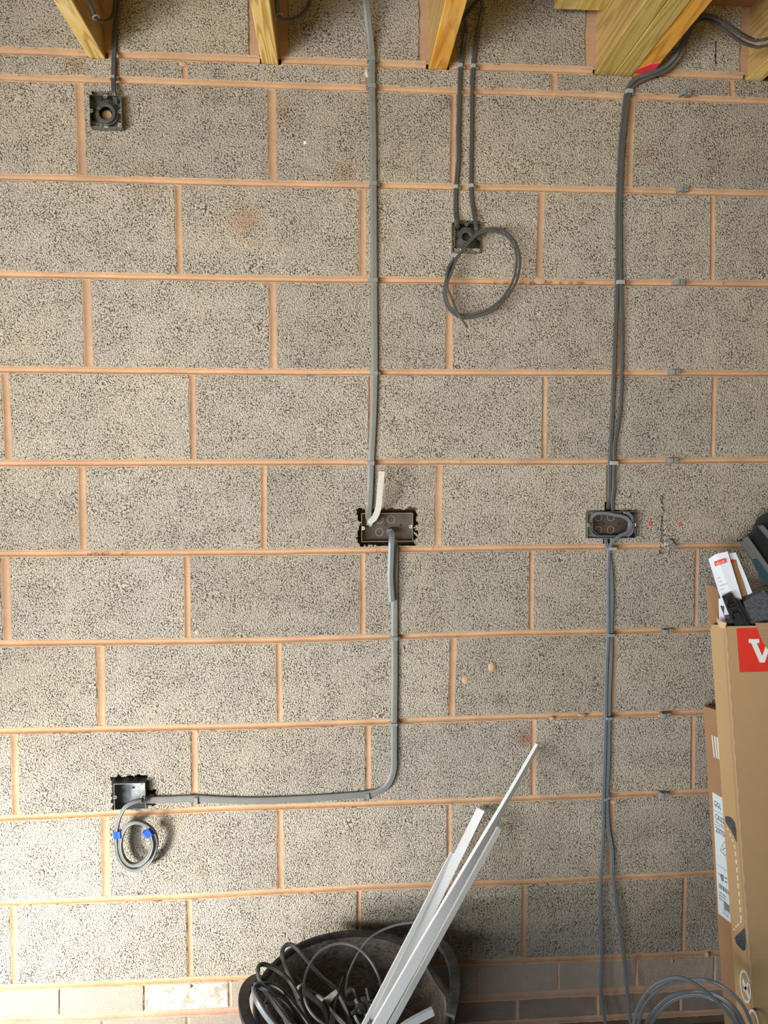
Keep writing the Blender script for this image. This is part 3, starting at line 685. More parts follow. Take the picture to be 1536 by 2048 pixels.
# ------------------------------------------------------------------ clips
ORD = ['topmost', 'second', 'third', 'fourth', 'fifth', 'sixth', 'seventh', 'eighth', 'ninth']
def clip(u, v, w, h, t, label, mat=None, rot=0, side=1, group=None, y=0.0):
    """saddle over a cable of width w, thickness t"""
    mat = mat or M['clip']; c = at(u, v, y); a = math.radians(rot)
    ex = np.array([math.cos(a), 0, math.sin(a)]); ez = np.array([-math.sin(a), 0, math.cos(a)])
    P = [(-w/2-.0022, .004), (-w/2-.0018, -t*.7), (-w/2+.001, -t-.0022), (w/2-.001, -t-.0022), (w/2+.0018, -t*.7), (w/2+.0022, .004)]
    Q = [(-w/2-.0004, .004), (-w/2-.0002, -t*.6), (-w/2+.0016, -t-.0007), (w/2-.0016, -t-.0007), (w/2+.0002, -t*.6), (w/2+.0004, .004)]
    prof = P+Q[::-1]; mb = MB()
    pts = [c+ex*q[0]+np.array([0, q[1], 0])-ez*h/2 for q in prof]
    n = len(prof); b = [p+ez*h for p in pts]; k = len(P)
    f = []
    for i in range(n): f.append((i, i+n, (i+1) % n+n, (i+1) % n))
    for i in range(k-1):
        f.append((i, i+1, n-2-i, n-1-i)); f.append((i+n, n-1-i+n, n-2-i+n, i+1+n))
    mb.add(pts+b, f)
    # nail lug
    sx = side*(w/2+.0035)
    mb.prism([c+ex*(sx-.0025)-ez*h*.42, c+ex*(sx+.0028)-ez*h*.42, c+ex*(sx+.0028)+ez*h*.42, c+ex*(sx-.0025)+ez*h*.42], (0, -.0055, 0))
    o = mb.build('cable_clip', mat); tag(o, label, 'cable clip', group)
    q = c+ex*sx; MB().cyl(q+np.array([0, -.0050, 0]), q+np.array([0, -.0072, 0]), .0017, 10).build('nail', M['steel'], o)
    return o
clip(227, 158, .0115, .007, .009, 'light grey clip on the dark cable above the upper left box', M['clip_light'])
for i, (u, v, s) in enumerate(((743, 122, 1), (744, 176, -1), (747, 370, 1), (748, 562, -1), (749, 747, 1), (742, 926, -1))):
    clip(u, v, .0172, .0095, .0115, 'grey clip on the wide central cable above the double box, %s from the top' % ORD[i], side=s, rot=-1, group='clips on the wide central cable')
clip(789, 1275, .0172, .0085, .0115, 'grey clip on the wide cable below the double box, upper one', rot=-2)
clip(788, 1446, .0172, .0075, .0115, 'grey clip on the wide cable just above its bend', rot=0)
clip(735, 1589, .0172, .0085, .0115, 'grey clip holding the wide cable just left of its bend', rot=93, side=-1)
clip(394, 1597, .0172, .0085, .0115, 'grey clip on the level run of wide cable near the lower left box', rot=90, side=-1)
for i, (u, v) in enumerate(((920, 135), (946, 136), (911, 376), (942, 374))):
    clip(u, v, .0100, .0085, .0100, 'light grey clip on the %s thin cable %s' % (('left', 'right')[i % 2], ('beside the foot of the orange joist', 'just above the box with the hanging loop')[i//2]), M['clip_light'], group='clips on the pair of thin cables')
for i, (u, v, w) in enumerate(((1255, 188, .016), (1238, 567, .0185), (1225, 926, .0190))):
    clip(u, v, w, .0095, .0150, 'light grey clip round the right-hand pair of cables, %s' % ('just under the triple joist', 'halfway between joists and double box', 'just above the right double box')[i], M['clip_light'], rot=-1)
for i, (u, v, w) in enumerate(((1222, 1096, .019), (1219, 1268, .0175), (1215, 1433, .0165))):
    clip(u, v, w, .0075, .0148, 'grey clip round the pair of blue-grey cables, %s' % ('right under the right double box', 'second below the right double box', 'third below the right double box')[i], M['clip_light'] if i == 0 else M['clip'])
clip(1210, 1592, .0165, .007, .0150, 'slanted dark grey tie round the pair of blue-grey cables near the floor', M['clip'], rot=28)
# open clips left on the mortar joints
for i, (u, v, r) in enumerate(((1368, 190, 0), (1362, 381, 2), (1355, 567, 0), (1346, 745, 0), (1342, 921, 0), (1339, 1087, -48), (1332, 1261, 6), (1328, 1428, 0), (1324, 1586, -8))):
    c = at(u, v, 0); a = math.radians(r); ex = np.array([math.cos(a), 0, math.sin(a)]); ez = np.array([-math.sin(a), 0, math.cos(a)])
    mb = MB(); Yv = np.array([0, 1., 0])
    # body block with nail + open hook arm
    mb.prism([c+ex*.0005-ez*.0062, c+ex*.0125-ez*.0062, c+ex*.0135+ez*.0058, c+ex*.0005+ez*.0062], (0, -.013, 0))
    prof = [(.002, -.013), (-.002, -.0158), (-.0095, -.0152), (-.0130, -.008), (-.0130, .002), (-.0108, .002), (-.0108, -.0075), (-.0085, -.0130), (-.002, -.0135), (.002, -.0110)]
    pts = [c+ex*q[0]+Yv*q[1]-ez*.0058 for q in prof]
    mb.prism(pts, ez*.0116)
    o = mb.build('cable_clip', M['clip']); tag(o, 'empty grey cable clip on the mortar right of the cable pair, %s from the top' % ORD[i], 'cable clip', 'empty cable clips in a column')
    q = c+ex*.0075; MB().cyl(q-Yv*.0125, q-Yv*.0150, .0016, 10).build('nail', M['steel'], o)
# cable tie at the right joist and on the joist loops
def tie(p, r, label, mat, ax=(1, 0, .3)):
    a = np.array(ax, float); a /= np.linalg.norm(a)
    b = np.cross(a, (0, 1, 0)); b /= np.linalg.norm(b); c = np.cross(a, b); pts = [p+r*(math.cos(i*math.pi/8)*b+math.sin(i*math.pi/8)*c) for i in range(17)]
    o = sweep(pts, .004, .0018, normal=a, sec=RECT).build('cable_tie', mat); 
    return tag(o, label, 'cable tie')
tie(at(1516, 86, -.205), .012, 'dark cable tie gripping two cables on the side of the right edge joist', M['clip'])
tie(at(192, 35, -.150), .0065, 'small pale clip on the short cable at the left joist', M['clip_light'], (.5, 0, -1))
tie(at(558, 31, -.148), .0072, 'small grey clip on the short cable at the wavy-grained joist', M['clip'], (0.3, 0, -1))

# ------------------------------------------------------------------ wall plugs
for u, v, s in ((1301, 1047, 'left'), (1360, 1048, 'right')):
    c = at(u, v, 0); mb = MB(); mb.ring((c[0], -.0005, c[2]), .0033, .0016, n=16); mb.cyl((c[0], .001, c[2]), (c[0], .02, c[2]), .0048, 14)
    o = mb.build('wall_plug', M['redplug']); tag(o, 'red plastic wall plug in the block, on the %s side of the vertical slot' % s, 'wall plug')
    MB().cyl((c[0], .0006, c[2]), (c[0], .004, c[2]), .0020, 10).build('plug_hole', M['black'], o)

# ------------------------------------------------------------------ metal back boxes
def back_box(u0, u1, v0, v1, prot, depth, label, ko, lugs, holes_=(), back=None, four=False, rot=0):
    """opening rectangle in the photograph at the front edge, prot = how far it stands out"""
    a = at(u0, v1, -prot); b = at(u1, v0, -prot); x0, x1, z0, z1 = a[0], b[0], a[2], b[2]; yf, yb = -prot, -prot+depth
    t = thing('back_box', label, 'metal box', ((x0+x1)/2, yf, z0)); e = .0011
    mb = MB(); mb.box(x0, x1, yf, yb, z1-e, z1); mb.box(x0, x1, yf, yb, z0, z0+e); mb.box(x0, x0+e, yf, yb, z0+e, z1-e); mb.box(x1-e, x1, yf, yb, z0+e, z1-e)
    mb.build('side_walls', M['galv'], t)
    bp = MB().box(x0+e, x1-e, yb-.001, yb, z0+e, z1-e).build('back_plate', back or M['galv_brown_reflection'], t)
    W_, H_ = x1-x0, z1-z0
    for (fx, fz, r) in ko: 
        k = MB().ring((x0+W_*fx, yb-.0010, z0+H_*fz), r, .0006, n=28).build('knockout', M['knock'], t)
    for (fx, fz) in holes_:
        MB().ring((x0+W_*fx, yb-.0010, z0+H_*fz), .0028, .0008, n=14).cyl((x0+W_*fx, yb-.0011, z0+H_*fz), (x0+W_*fx, yb-.0016, z0+H_*fz), .0022, 12).build('fixing_hole', M['black'], t)
    for (fx, fz) in lugs:
        cx, cz = x0+W_*fx, z0+H_*fz; mb = MB(); n = 10; dirx = (1 if fx < .2 else -1 if fx > .8 else 0); dirz = (1 if fz < .2 else -1 if fz > .8 else 0)
        pts = []
        for i in range(n+1):
            w = -math.pi/2+math.pi*i/n; ox, oz = math.cos(w), math.sin(w)
            px_, pz_ = (ox*.0045+.002)*1, oz*.0045
            if dirx: pts.append((cx+dirx*px_-dirx*.002, yf+.001, cz+pz_))
            else: pts.append((cx+pz_, yf+.001, cz+dirz*px_-dirz*.002))
        if dirx: pts += [(cx-dirx*.004, yf+.001, cz+.0045), (cx-dirx*.004, yf+.001, cz-.0045)]
        else: pts += [(cx+.0045, yf+.001, cz-dirz*.004), (cx-.0045, yf+.001, cz-dirz*.004)]
        mb.prism(pts, (0, .0012, 0)); lg = mb.build('screw_lug', M['steel'], t)
        MB().cyl((cx+dirx*.001, yf+.0008, cz+dirz*.001), (cx+dirx*.001, yf-.0002, cz+dirz*.001), .0016, 10).build('screw_hole', M['black'], lg)
    return t, x0, x1, z0, z1
back_box(180, 242, 191, 253, .020, .036, 'small square metal box at upper left with a coiled dark cable inside', [(.5, .45, .009)], [(.5, .96), (.5, .04), (.05, .5), (.95, .5)], [(.17, .8)], M['galv'])
back_box(904, 962, 446, 504, .012, .036, 'small square metal box under the orange joist with a cable loop hanging out', [(.5, .5, .009)], [(.5, .95), (.5, .05), (.06, .48), (.94, .48)])
back_box(723, 826, 1026, 1084, .002, .028, 'double metal box in the middle of the wall, in a rough dark cut-out', [(.36, .75, .0098), (.59, .75, .0098), (.36, .30, .0098), (.58, .30, .0098)], [(.035, .48), (.955, .52)], [(.18, .55), (.78, .55), (.48, .55)])
back_box(1175, 1273, 1023, 1077, .018, .036, 'double metal box on the right with grey cable looped round its inside', [(.32, .74, .009), (.58, .74, .009), (.32, .26, .009), (.58, .26, .009)], [(.03, .5), (.965, .5)], [(.43, .5), (.14, .5), (.76, .5)])
g = back_box(229, 290, 1566, 1620, .018, .036, 'small square metal box at lower left with shiny inside above the taped coil', [(.30, .70, .009), (.70, .70, .009), (.30, .30, .009), (.70, .30, .009)], [(.03, .48), (.94, .48)], [(.5, .6), (.78, .76)], M['galv'])

# ------------------------------------------------------------------ cardboard boxes
LW = np.array([0, .195, .981]); LT = np.array([0, -.981, .195]); LX = np.array([1., 0, 0])
class Frame:
    def __init__(s, p_back, thick, width):
        k = (p_back[2]-FLZ)/LW[2]; s.o = np.array(p_back)-LW*k; s.t = thick; s.w = width; s.h = k
    def p(s, x, t, h): return s.o+LX*x+LT*t+LW*h
def slab(mb, F, x0, x1, t0, t1, h0, h1):
    v = [F.p(x, t, h) for x in (x0, x1) for t in (t0, t1) for h in (h0, h1)]
    return mb.add(v, [(0, 1, 3, 2), (4, 6, 7, 5), (0, 4, 5, 1), (2, 3, 7, 6), (0, 2, 6, 4), (1, 5, 7, 3)])
f1 = Frame(at(1420, 1250, -.10), .066, .62); f2 = Frame(at(1406, 1412, -.012), .075, .60)
# back box
t2 = thing('cardboard_box', 'darker brown cardboard box with a white printed label, behind the taller box', 'box', f2.o)
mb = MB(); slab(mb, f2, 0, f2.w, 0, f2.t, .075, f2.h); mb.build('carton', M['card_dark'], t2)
def side_pt(F, u, v, off=.0004):   # point on the left face seen at pixel
    return at_plane(u, v, F.o, np.array([1., 0, 0]))+np.array([-off, 0, 0])
def front_pt(F, u, v, off=.0006):
    return at_plane(u, v, F.p(0, F.t, 0), LT)+LT*off
def decal(F, pts, mat, name, parent, fn=side_pt, off=.0004):
    P = [fn(F, u, v, off) for u, v in pts]; d = np.array([.0003, 0, 0]) if fn is side_pt else -LT*.0003
    return MB().prism(P, d).build(name, mat, parent)
for q in ([(1423, 1470), (1425, 1471), (1430, 1515), (1428, 1514)], [(1428, 1472), (1430.5, 1473), (1435, 1517), (1433, 1516)], [(1433, 1474), (1435.5, 1475), (1439.5, 1519), (1437, 1518)]):
    decal(f2, q, M['white_ink'], 'printed_stripe', t2)
LBL = [(1425, 1584), (1462, 1606), (1487, 1865), (1437, 1827)]
decal(f2, LBL, M['label'], 'label', t2)
def side_text(F, s, u, v, u2, v2, hpx, parent, mat=None, name='label_print', off=.0009):
    """text running from (u,v) to (u2,v2) on the left face, letters upright along the box"""
    a = side_pt(F, u, v, off); b = side_pt(F, u2, v2, off); ax = (b-a); L = np.linalg.norm(ax); up = side_pt(F, u-hpx*.07, v-hpx, off)-a
    cu = bpy.data.curves.new('t', 'FONT'); cu.body = s; cu.resolution_u = 2; to = bpy.data.objects.new('t', cu); COL.objects.link(to)
    me = bpy.data.meshes.new_from_object(to.evaluated_get(bpy.context.evaluated_depsgraph_get())); bpy.data.objects.remove(to)
    co = np.array([q.co[:2] for q in me.vertices]); W_ = co[:, 0].max()
    return obj(name, [a+ax*c[0]/W_+up*c[1]/.7 for c in co], [tuple(p.vertices) for p in me.polygons], mat or M['black_ink'], parent)
side_text(f2, 'GGL', 1429, 1611, 1443, 1620, 11, t2)
side_text(f2, 'CK02', 1431, 1637, 1449, 1649, 11, t2)
side_text(f2, '55cm x 78cm', 1432, 1644, 1449, 1656, 3.5, t2)
side_text(f2, '2070', 1432, 1663, 1450, 1675, 11, t2)
mb = MB()
def side_bar(u0, v0, u1, v1, th, mat=M['black_ink'], m=None):
    P = [side_pt(f2, u0, v0-th/2, .0008), side_pt(f2, u1, v1-th/2, .0008), side_pt(f2, u1, v1+th/2, .0008), side_pt(f2, u0, v0+th/2, .0008)]
    m.prism(P, (.0002, 0, 0))
side_bar(1428, 1620, 1455, 1634, .5, m=mb); side_bar(1430, 1648, 1456, 1662, .5, m=mb); side_bar(1434, 1728, 1455, 1743, .5, m=mb)
# window pictogram
for a_, b_ in (((1441, 1700), (1449, 1684)), ((1449, 1684), (1455, 1690)), ((1441, 1700), (1451, 1712)), ((1451, 1712), (1455, 1704)), ((1444, 1700), (1455, 1694)), ((1446, 1688), (1450, 1710))): 
    side_bar(*a_, *b_, 1.0, m=mb)
for i in range(5): side_bar(1441+i*.5, 1748+i*3, 1448, 1752+i*2.6, 1.6, m=mb)
side_bar(1437, 1745, 1442, 1753, 1.2, m=mb); side_bar(1450, 1755, 1455, 1758, 1.6, m=mb); side_bar(1450, 1762, 1455, 1766, 1.8, m=mb)
for i, w in enumerate((1, .5, 1.4, .6, .8, 1.5, .5, 1, .7, 1.3, .5, .9)):   # bar codes
    for (ub, vb, hh, sl) in ((1438, 1766, 9, .78),):
        u = ub+i*1.7; P = [side_pt(f2, u, vb+(u-ub)*sl, .0008), side_pt(f2, u+w*.8, vb+(u+w*.8-ub)*sl, .0008), side_pt(f2, u+w*.8+.6, vb+(u+w*.8-ub)*sl+hh, .0008), side_pt(f2, u+.6, vb+(u-ub)*sl+hh, .0008)]; mb.prism(P, (.0002, 0, 0))
    u = 1448+i*1.05; P = [side_pt(f2, u, 1802+(u-1448)*.8, .0008), side_pt(f2, u+w*.5, 1802+(u+w*.5-1448)*.8, .0008), side_pt(f2, u+w*.5+1.2, 1818+(u-1448)*.8, .0008), side_pt(f2, u+1.2, 1818+(u-1448)*.8, .0008)]; mb.prism(P, (.0002, 0, 0))
mb.build('label_print', M['black_ink'], t2)
for i in range(5): side_text(f2, ('GB 4025', 'EN 14351-1', 'Made in EU', 'Uw 1,3', 'g 0,46')[i], 1439+(i > 2)*8, 1785+i*6+(i > 2)*16, 1453+(i > 2)*5, 1796+i*6+(i > 2)*16, 3.2, t2)

# front box: open top, walls of corrugated board
t1 = thing('cardboard_box', 'tall open cardboard box with a red printed panel at the right edge', 'box', f1.o)
e = .004
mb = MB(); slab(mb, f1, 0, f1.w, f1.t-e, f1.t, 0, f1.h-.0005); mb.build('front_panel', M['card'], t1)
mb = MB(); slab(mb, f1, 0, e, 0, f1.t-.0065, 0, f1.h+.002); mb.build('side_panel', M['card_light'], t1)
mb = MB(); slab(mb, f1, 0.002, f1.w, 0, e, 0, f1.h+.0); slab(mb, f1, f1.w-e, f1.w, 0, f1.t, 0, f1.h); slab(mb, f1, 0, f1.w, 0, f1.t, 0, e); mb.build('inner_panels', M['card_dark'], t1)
# rough crease edge between side and front: wavy pale liner
mb = MB(); n = 160; v = []
for i in range(n+1):
    h = f1.h*i/n; q = .0012*noise.noise((h*38, 0, 0))+.0009*(1 if math.sin(h*160) > .2 else -.6)
    v += [f1.p(.0002, f1.t+.0004, h), f1.p(.0048+q, f1.t+.0006, h), f1.p(.0052+q, f1.t-.001, h)]
mb.add(v, [(3*i+j, 3*i+j+1, 3*i+j+4, 3*i+j+3) for i in range(n) for j in range(2)]); mb.build('torn_edge', M['card_edge'], t1)
mb = MB(); slab(mb, f1, .0035, .0062, f1.t-.0064, f1.t-.0038, 0, f1.h-.003); mb.build('crease_shade_strip', M['black'], t1)  # black strip painted in for the shade of the crease
# rear flap standing up
P = [at(1412, 1168, -.098), at(1437, 1180, -.098), at(1440, 1255, -.108), at(1421, 1256, -.108)]
MB().prism(P, (0, .004, 0)).build('flap', M['card_dark'], t1)
# ragged top edge flaps
P = [at(1434, 1236, -.150), at(1440, 1243, -.16), at(1453, 1246, -.172), at(1450, 1258, -.172), at(1438, 1254, -.155)]
MB().prism(P, (0, .003, 0)).build('torn_flap', M['card_edge'], t1)
# red panel, V and the rest of the word
RP = [(1473, 1257), (1479, 1345)]
p0 = front_pt(f1, 1473, 1257); p1 = front_pt(f1, 1479, 1345)
xl = (p0[0]+p1[0])/2-f1.o[0]; hh0 = np.dot(p0-f1.o, LW); hh1 = np.dot(p1-f1.o, LW)
MB().prism([f1.p(xl, f1.t+.0006, hh1), f1.p(xl+.40, f1.t+.0006, hh1), f1.p(xl+.40, f1.t+.0006, hh0), f1.p(xl, f1.t+.0006, hh0)], -LT*.0003).build('red_panel', M['red_ink'], t1)
V0 = [(1497, 1278), (1518, 1278), (1518, 1286), (1513, 1286), (1524, 1312), (1533, 1286), (1529, 1286), (1529, 1278), (1548, 1278), (1548, 1286), (1542, 1286), (1529, 1325), (1519, 1325), (1502, 1286), (1497, 1286)]
P = [front_pt(f1, u, v, .0012) for u, v in V0]; MB().prism(P, -LT*.0003).build('printed_letter', M['white_ink'], t1)
b0 = front_pt(f1, 1552, 1325, .0012); text('ELUX', 0, 0, 0, M['white_ink'], t1, name='printed_letter', axes=(LX*.088, LW*.088), origin=b0)
# torn corrugated corner
TC = [(1509, 1246), (1514, 1256), (1519, 1272), (1527, 1288), (1540, 1306), (1556, 1312), (1560, 1244)]
P = [front_pt(f1, u, v, .0022) for u, v in TC]; MB().prism(P, -LT*.0008).build('torn_patch', M['card_dark'], t1)
mb = MB()
for i in range(22):
    v_ = 1248+i*3.0; ua = np.interp(v_, [1246, 1256, 1272, 1288, 1306, 1312], [1509, 1514, 1519, 1527, 1540, 1556])
    if v_ > 1310: break
    a_ = front_pt(f1, ua+1+rng.random()*2, v_, .0026); b_ = front_pt(f1, 1562, v_+1, .0026); mb.cyl(a_, b_, .0008, 6)
mb.build('flutes', M['card_edge'], t1)
# marks on the side face of the front box
decal(f1, [(1450, 1633), (1456, 1632), (1464, 1636), (1470, 1645), (1473, 1660), (1474, 1686), (1462, 1660), (1452, 1646)], M['foam'], 'printed_shape', t1)
decal(f1, [(1470, 1874), (1489, 1856), (1492, 1880), (1491, 1898), (1488, 1902), (1482, 1898), (1472, 1886)], M['foam'], 'printed_shape', t1)
mb = MB()
for (u, v, u2, v2) in ((1453, 1655, 1456, 1661), (1458, 1667, 1461, 1673), (1463, 1678, 1466, 1684), (1468, 1690, 1470, 1698)):
    P = [side_pt(f1, u, v), side_pt(f1, u+1.6, v), side_pt(f1, u2+1.6, v2), side_pt(f1, u2, v2)]; mb.prism(P, (.0002, 0, 0))
for i in range(9):
    v = 1703+i*16; u = 1470+i*1.35; P = [side_pt(f1, u, v), side_pt(f1, u+1.9, v), side_pt(f1, u+2.7, v+9.5), side_pt(f1, u+.8, v+9.5)]; mb.prism(P, (.0002, 0, 0))
for (u, v) in ((1480, 1842), (1475, 1848), (1471, 1852), (1467, 1857)):
    P = [side_pt(f1, u, v), side_pt(f1, u+2.4, v-1.2), side_pt(f1, u+2.8, v+3.2), side_pt(f1, u+.4, v+4.4)]; mb.prism(P, (.0002, 0, 0))
mb.build('printed_dashes', M['white_ink'], t1)
# crossed-out-knife sign: ellipse ring with a slash
def ell(F, cu, cv, ru, rv, wu, wv, tilt, mb):
    n = 36; v = []
    for i in range(n):
        a = 2*math.pi*i/n
        for k in (0, 1):
            x = (ru-k*wu)*math.cos(a); y_ = (rv-k*wv)*math.sin(a); v.append(side_pt(F, cu+x+tilt*y_, cv+y_, .0006))
    mb.add(v, [(2*i, 2*i+1, 2*((i+1) % n)+1, 2*((i+1) % n)) for i in range(n)])
mb = MB(); ell(f1, 1491, 1973, 10.5, 34, 2.2, 5.5, .12, mb)
P = [side_pt(f1, u, v, .0006) for u, v in ((1484, 1962), (1487, 1957), (1500, 1994), (1497, 1998))]; mb.prism(P, (.0002, 0, 0))
P = [side_pt(f1, u, v, .0006) for u, v in ((1497, 1962), (1500, 1966), (1490, 1984), (1487, 1979))]; mb.prism(P, (.0002, 0, 0))
ell(f1, 1508, 2052, 10.5, 34, 2.2, 5.5, .12, mb); mb.build('printed_sign', M['white_ink'], t1)

# ------------------------------------------------------------------ things standing in the open box
def prism_px(pts, y, th, name, mat, label=None, cat=None, parent=None, lean=0.0):
    """lean: extra y per metre of height"""
    P = []
    z0 = at(pts[0][0], pts[0][1], y)[2]
    n = np.array([0, 1, -lean]); n = n/np.linalg.norm(n); p0 = at(pts[0][0], pts[0][1], y)
    P = [at_plane(u, v, p0, n) for u, v in pts]
    o = MB().prism(P, (0, th, 0)).build(name, mat, parent)
    if label: tag(o, label, cat)
    return o
YB = -.140
# rear leaflet, shade on its inner side painted in kraft brown
t = thing('leaflet', 'second white leaflet with a red logo, tucked behind the front leaflet', 'leaflet', at(1480, 1200, YB))
prism_px([(1457, 1107), (1469, 1105), (1474, 1118), (1464, 1121), (1459, 1119)], YB+.014, .0012, 'cover', M['paper'], parent=t)
prism_px([(1461, 1120), (1474, 1117), (1490, 1160), (1506, 1195), (1500, 1250), (1478, 1250), (1465, 1180)], YB+.016, .0010, 'shaded_page', M['card_dark'], parent=t)
prism_px([(1469, 1105), (1472, 1106), (1492, 1153), (1508, 1194), (1500, 1203), (1488, 1165), (1477, 1135)], YB+.012, .0010, 'page_edge', M['paper'], parent=t)
prism_px([(1460, 1121), (1466, 1118), (1469, 1124), (1463, 1127)], YB+.0112, .0006, 'red_logo', M['red_ink'], parent=t)
# front leaflet: two faces with a fold
t = thing('leaflet', 'folded white leaflet with a red logo standing in the open box', 'leaflet', at(1450, 1200, YB))
A_ = at(1417, 1118, YB+.001); A2 = at(1432, 1108, YB-.003); B_ = at(1455, 1103, YB-.004); C_2 = at(1482, 1191, YB-.004); C1 = at(1461, 1185, YB-.004); D_ = at(1441, 1196, YB-.001); D2 = at(1449, 1230, YB-.002); C3 = at(1490, 1225, YB-.004)
o = obj('front_page', [A_, A2, B_, C_2, C1, D_, D2, C3], [(0, 5, 4, 1), (1, 4, 3, 2), (5, 6, 4), (4, 6, 7, 3)], M['paper'], t)
md = o.modifiers.new('thickness', 'SOLIDIFY'); md.thickness = .0010; md.offset = -1
def on_leaf(u, v, off=.0016):
    n = np.cross(C1-A_, A2-A_); n = n/np.linalg.norm(n)
    if n[1] > 0: n = -n
    return at_plane(u, v, A_, n)+n*off
LO = [(1427, 1123), (1449, 1116), (1451, 1125), (1429, 1132)]
MB().prism([on_leaf(*q, .004) for q in LO], (0, .0003, 0)).build('red_logo', M['red_ink'], t)
a_ = on_leaf(1430, 1130.5, .0047); b_ = on_leaf(1449.5, 1124, .0047); u_ = (on_leaf(1428.5, 1124.5, .0047)-a_)/.72
text('VELUX', 0, 0, 0, M['white_ink'], t, name='logo_print', axes=((b_-a_)/3.05, u_), origin=a_)
for i, s in enumerate(('Installation', 'Montage', 'Einbauanleitung', 'Instrucciones', 'Istruzioni')):
    a_ = on_leaf(1433+i*2.3, 1157+i*7.5, .0042); b_ = on_leaf(1433+i*2.3+(8, 6, 20, 9, 7)[i], 1157+i*7.5-(3, 2, 6, 3, 2)[i], .0042); u_ = (on_leaf(1432.4+i*2.3, 1154.5+i*7.5, .0042)-a_)
    text(s, 0, 0, 0, M['clip'], t, name='small_print', axes=((b_-a_)/(.55*len(s)), u_), origin=a_)
prism_px([(1438, 1197), (1446, 1198), (1460, 1240), (1462, 1262), (1440, 1262), (1439, 1230)], YB+.004, .002, 'paper_sheet', M['paper'], 'white sheet poking up at the left inside the open box', 'paper')
# black bracket with openings
t = thing('plastic_bracket', 'black plastic bracket with square openings in the open box', 'bracket', at(1470, 1240, YB-.02))
yb = YB-.018
def quad(pts, y, th, mb): mb.prism([at(u, v, y) for u, v in pts], (0, th, 0))
mb = MB()
quad([(1446, 1193), (1462, 1185), (1466, 1192), (1449, 1197)], yb, .006, mb); quad([(1446, 1193), (1450, 1195), (1470, 1238), (1464, 1240)], yb, .006, mb)
quad([(1461, 1186), (1466, 1190), (1500, 1252), (1492, 1252)], yb, .006, mb); quad([(1455, 1211), (1470, 1206), (1472, 1209), (1457, 1215)], yb, .006, mb)
quad([(1459, 1216), (1473, 1211), (1476, 1217), (1462, 1222)], yb, .006, mb); quad([(1464, 1229), (1480, 1223), (1492, 1252), (1472, 1252)], yb, .006, mb)
quad([(1470, 1196), (1480, 1200), (1500, 1240), (1500, 1252), (1492, 1245)], yb+.004, .01, mb)
mb.build('frame', M['flash'], t); mb = MB(); quad([(1452, 1197), (1464, 1193), (1486, 1240), (1474, 1245)], yb+.0075, .002, mb); mb.build('back_web', M['black'], t)
prism_px([(1443, 1213), (1460, 1208), (1480, 1262), (1462, 1262), (1456, 1246)], YB-.002, .012, 'foam_block', M['foam'], 'speckled grey foam piece left of the black bracket', 'foam packing')
prism_px([(1488, 1203), (1528, 1180), (1560, 1225), (1560, 1262), (1496, 1262), (1491, 1240)], YB-.008, .03, 'foam_block', M['foam'], 'larger speckled grey foam block right of the black bracket', 'foam packing')
prism_px([(1480, 1198), (1492, 1200), (1498, 1215), (1493, 1224), (1484, 1210)], YB-.004, .004, 'foam_block', M['flash'], 'small dark sliver of packing between leaflet and foam block', 'foam packing')
# flashing profiles upper right
t = thing('roof_flashing', 'bundle of dark grey metal flashing leaning above the open box at the right edge', 'flashing', at(1530, 1150, -.10))
def fp(pts, y, th, name, mat): return prism_px(pts, y, th, name, mat, parent=t)
fp([(1480, 1083), (1497, 1072), (1507, 1066), (1520, 1037), (1536, 1027), (1640, 1010), (1660, 1220), (1600, 1210)], -.075, .012, 'back_sheet', M['flash'])
fp([(1481, 1084), (1488, 1082), (1514, 1118), (1505, 1120)], -.098, .010, 'folded_edge', M['flash_edge'])
fp([(1489, 1078), (1496, 1073), (1536, 1130), (1560, 1160), (1560, 1172), (1534, 1140)], -.112, .012, 'folded_edge', M['flash_edge'])
fp([(1490, 1081), (1516, 1117), (1518, 1120), (1512, 1119), (1487, 1084)], -.094, .004, 'gap', M['black'])  # black sheet drawn for the shade between the folds
fp([(1520, 1053), (1526, 1050), (1560, 1090), (1560, 1102), (1536, 1072)], -.105, .012, 'folded_edge', M['flash_edge'])
fp([(1505, 1120), (1517, 1118), (1560, 1172), (1600, 1210), (1600, 1250), (1535, 1172), (1520, 1150)], -.104, .006, 'teal_sheet', M['teal'])
fp([(1516, 1117), (1518, 1117), (1560, 1171), (1560, 1175)], -.1055, .002, 'bright_edge', M['steel'])

# ------------------------------------------------------------------ rubber tub
TC0 = np.array([.032, -.265, 0]); RIM = .350; RR = .222; TA = math.radians(17)
tub = thing('rubber_tub', 'black rubber tub with two handles holding cable scraps and white trunking', 'tub', (TC0[0], TC0[1], FLZ))
N = 96
def dip(a):   # rim drops between the roots of each handle
    d = 0
    for c in (TA, TA+math.pi):
        w = abs((a-c+math.pi) % (2*math.pi)-math.pi); d = max(d, .020*(1-smoothstep(w/.45)))
    return d
def tub_r(z): t = (z-FLZ)/(RIM-FLZ); return .150+(RR-.150)*t
prof_out = [(-1, 0.0), (0, 0.0), (0, .02), (0, .12), (0, .22), (0, .31), (0, .345), (1, .352), (1, .372), (1, .380)]
v = []; rows = []
for (k, s) in ((0, 0), (0, .25), (0, .5), (0, .75), (0, .92), (2, .925), (3, .95), (3, .985), (2, 1.0), (1, 1.0)):
    row = []
    for i in range(N):
        a = 2*math.pi*i/N; H = (RIM-dip(a)-FLZ); z = FLZ+H*s; r = tub_r(z)+k*.003+.003*noise.noise((math.cos(a)*2, math.sin(a)*2, z*4))
        v.append((TC0[0]+r*math.cos(a), TC0[1]+r*math.sin(a), z))
    rows.append(len(v))
no = 10
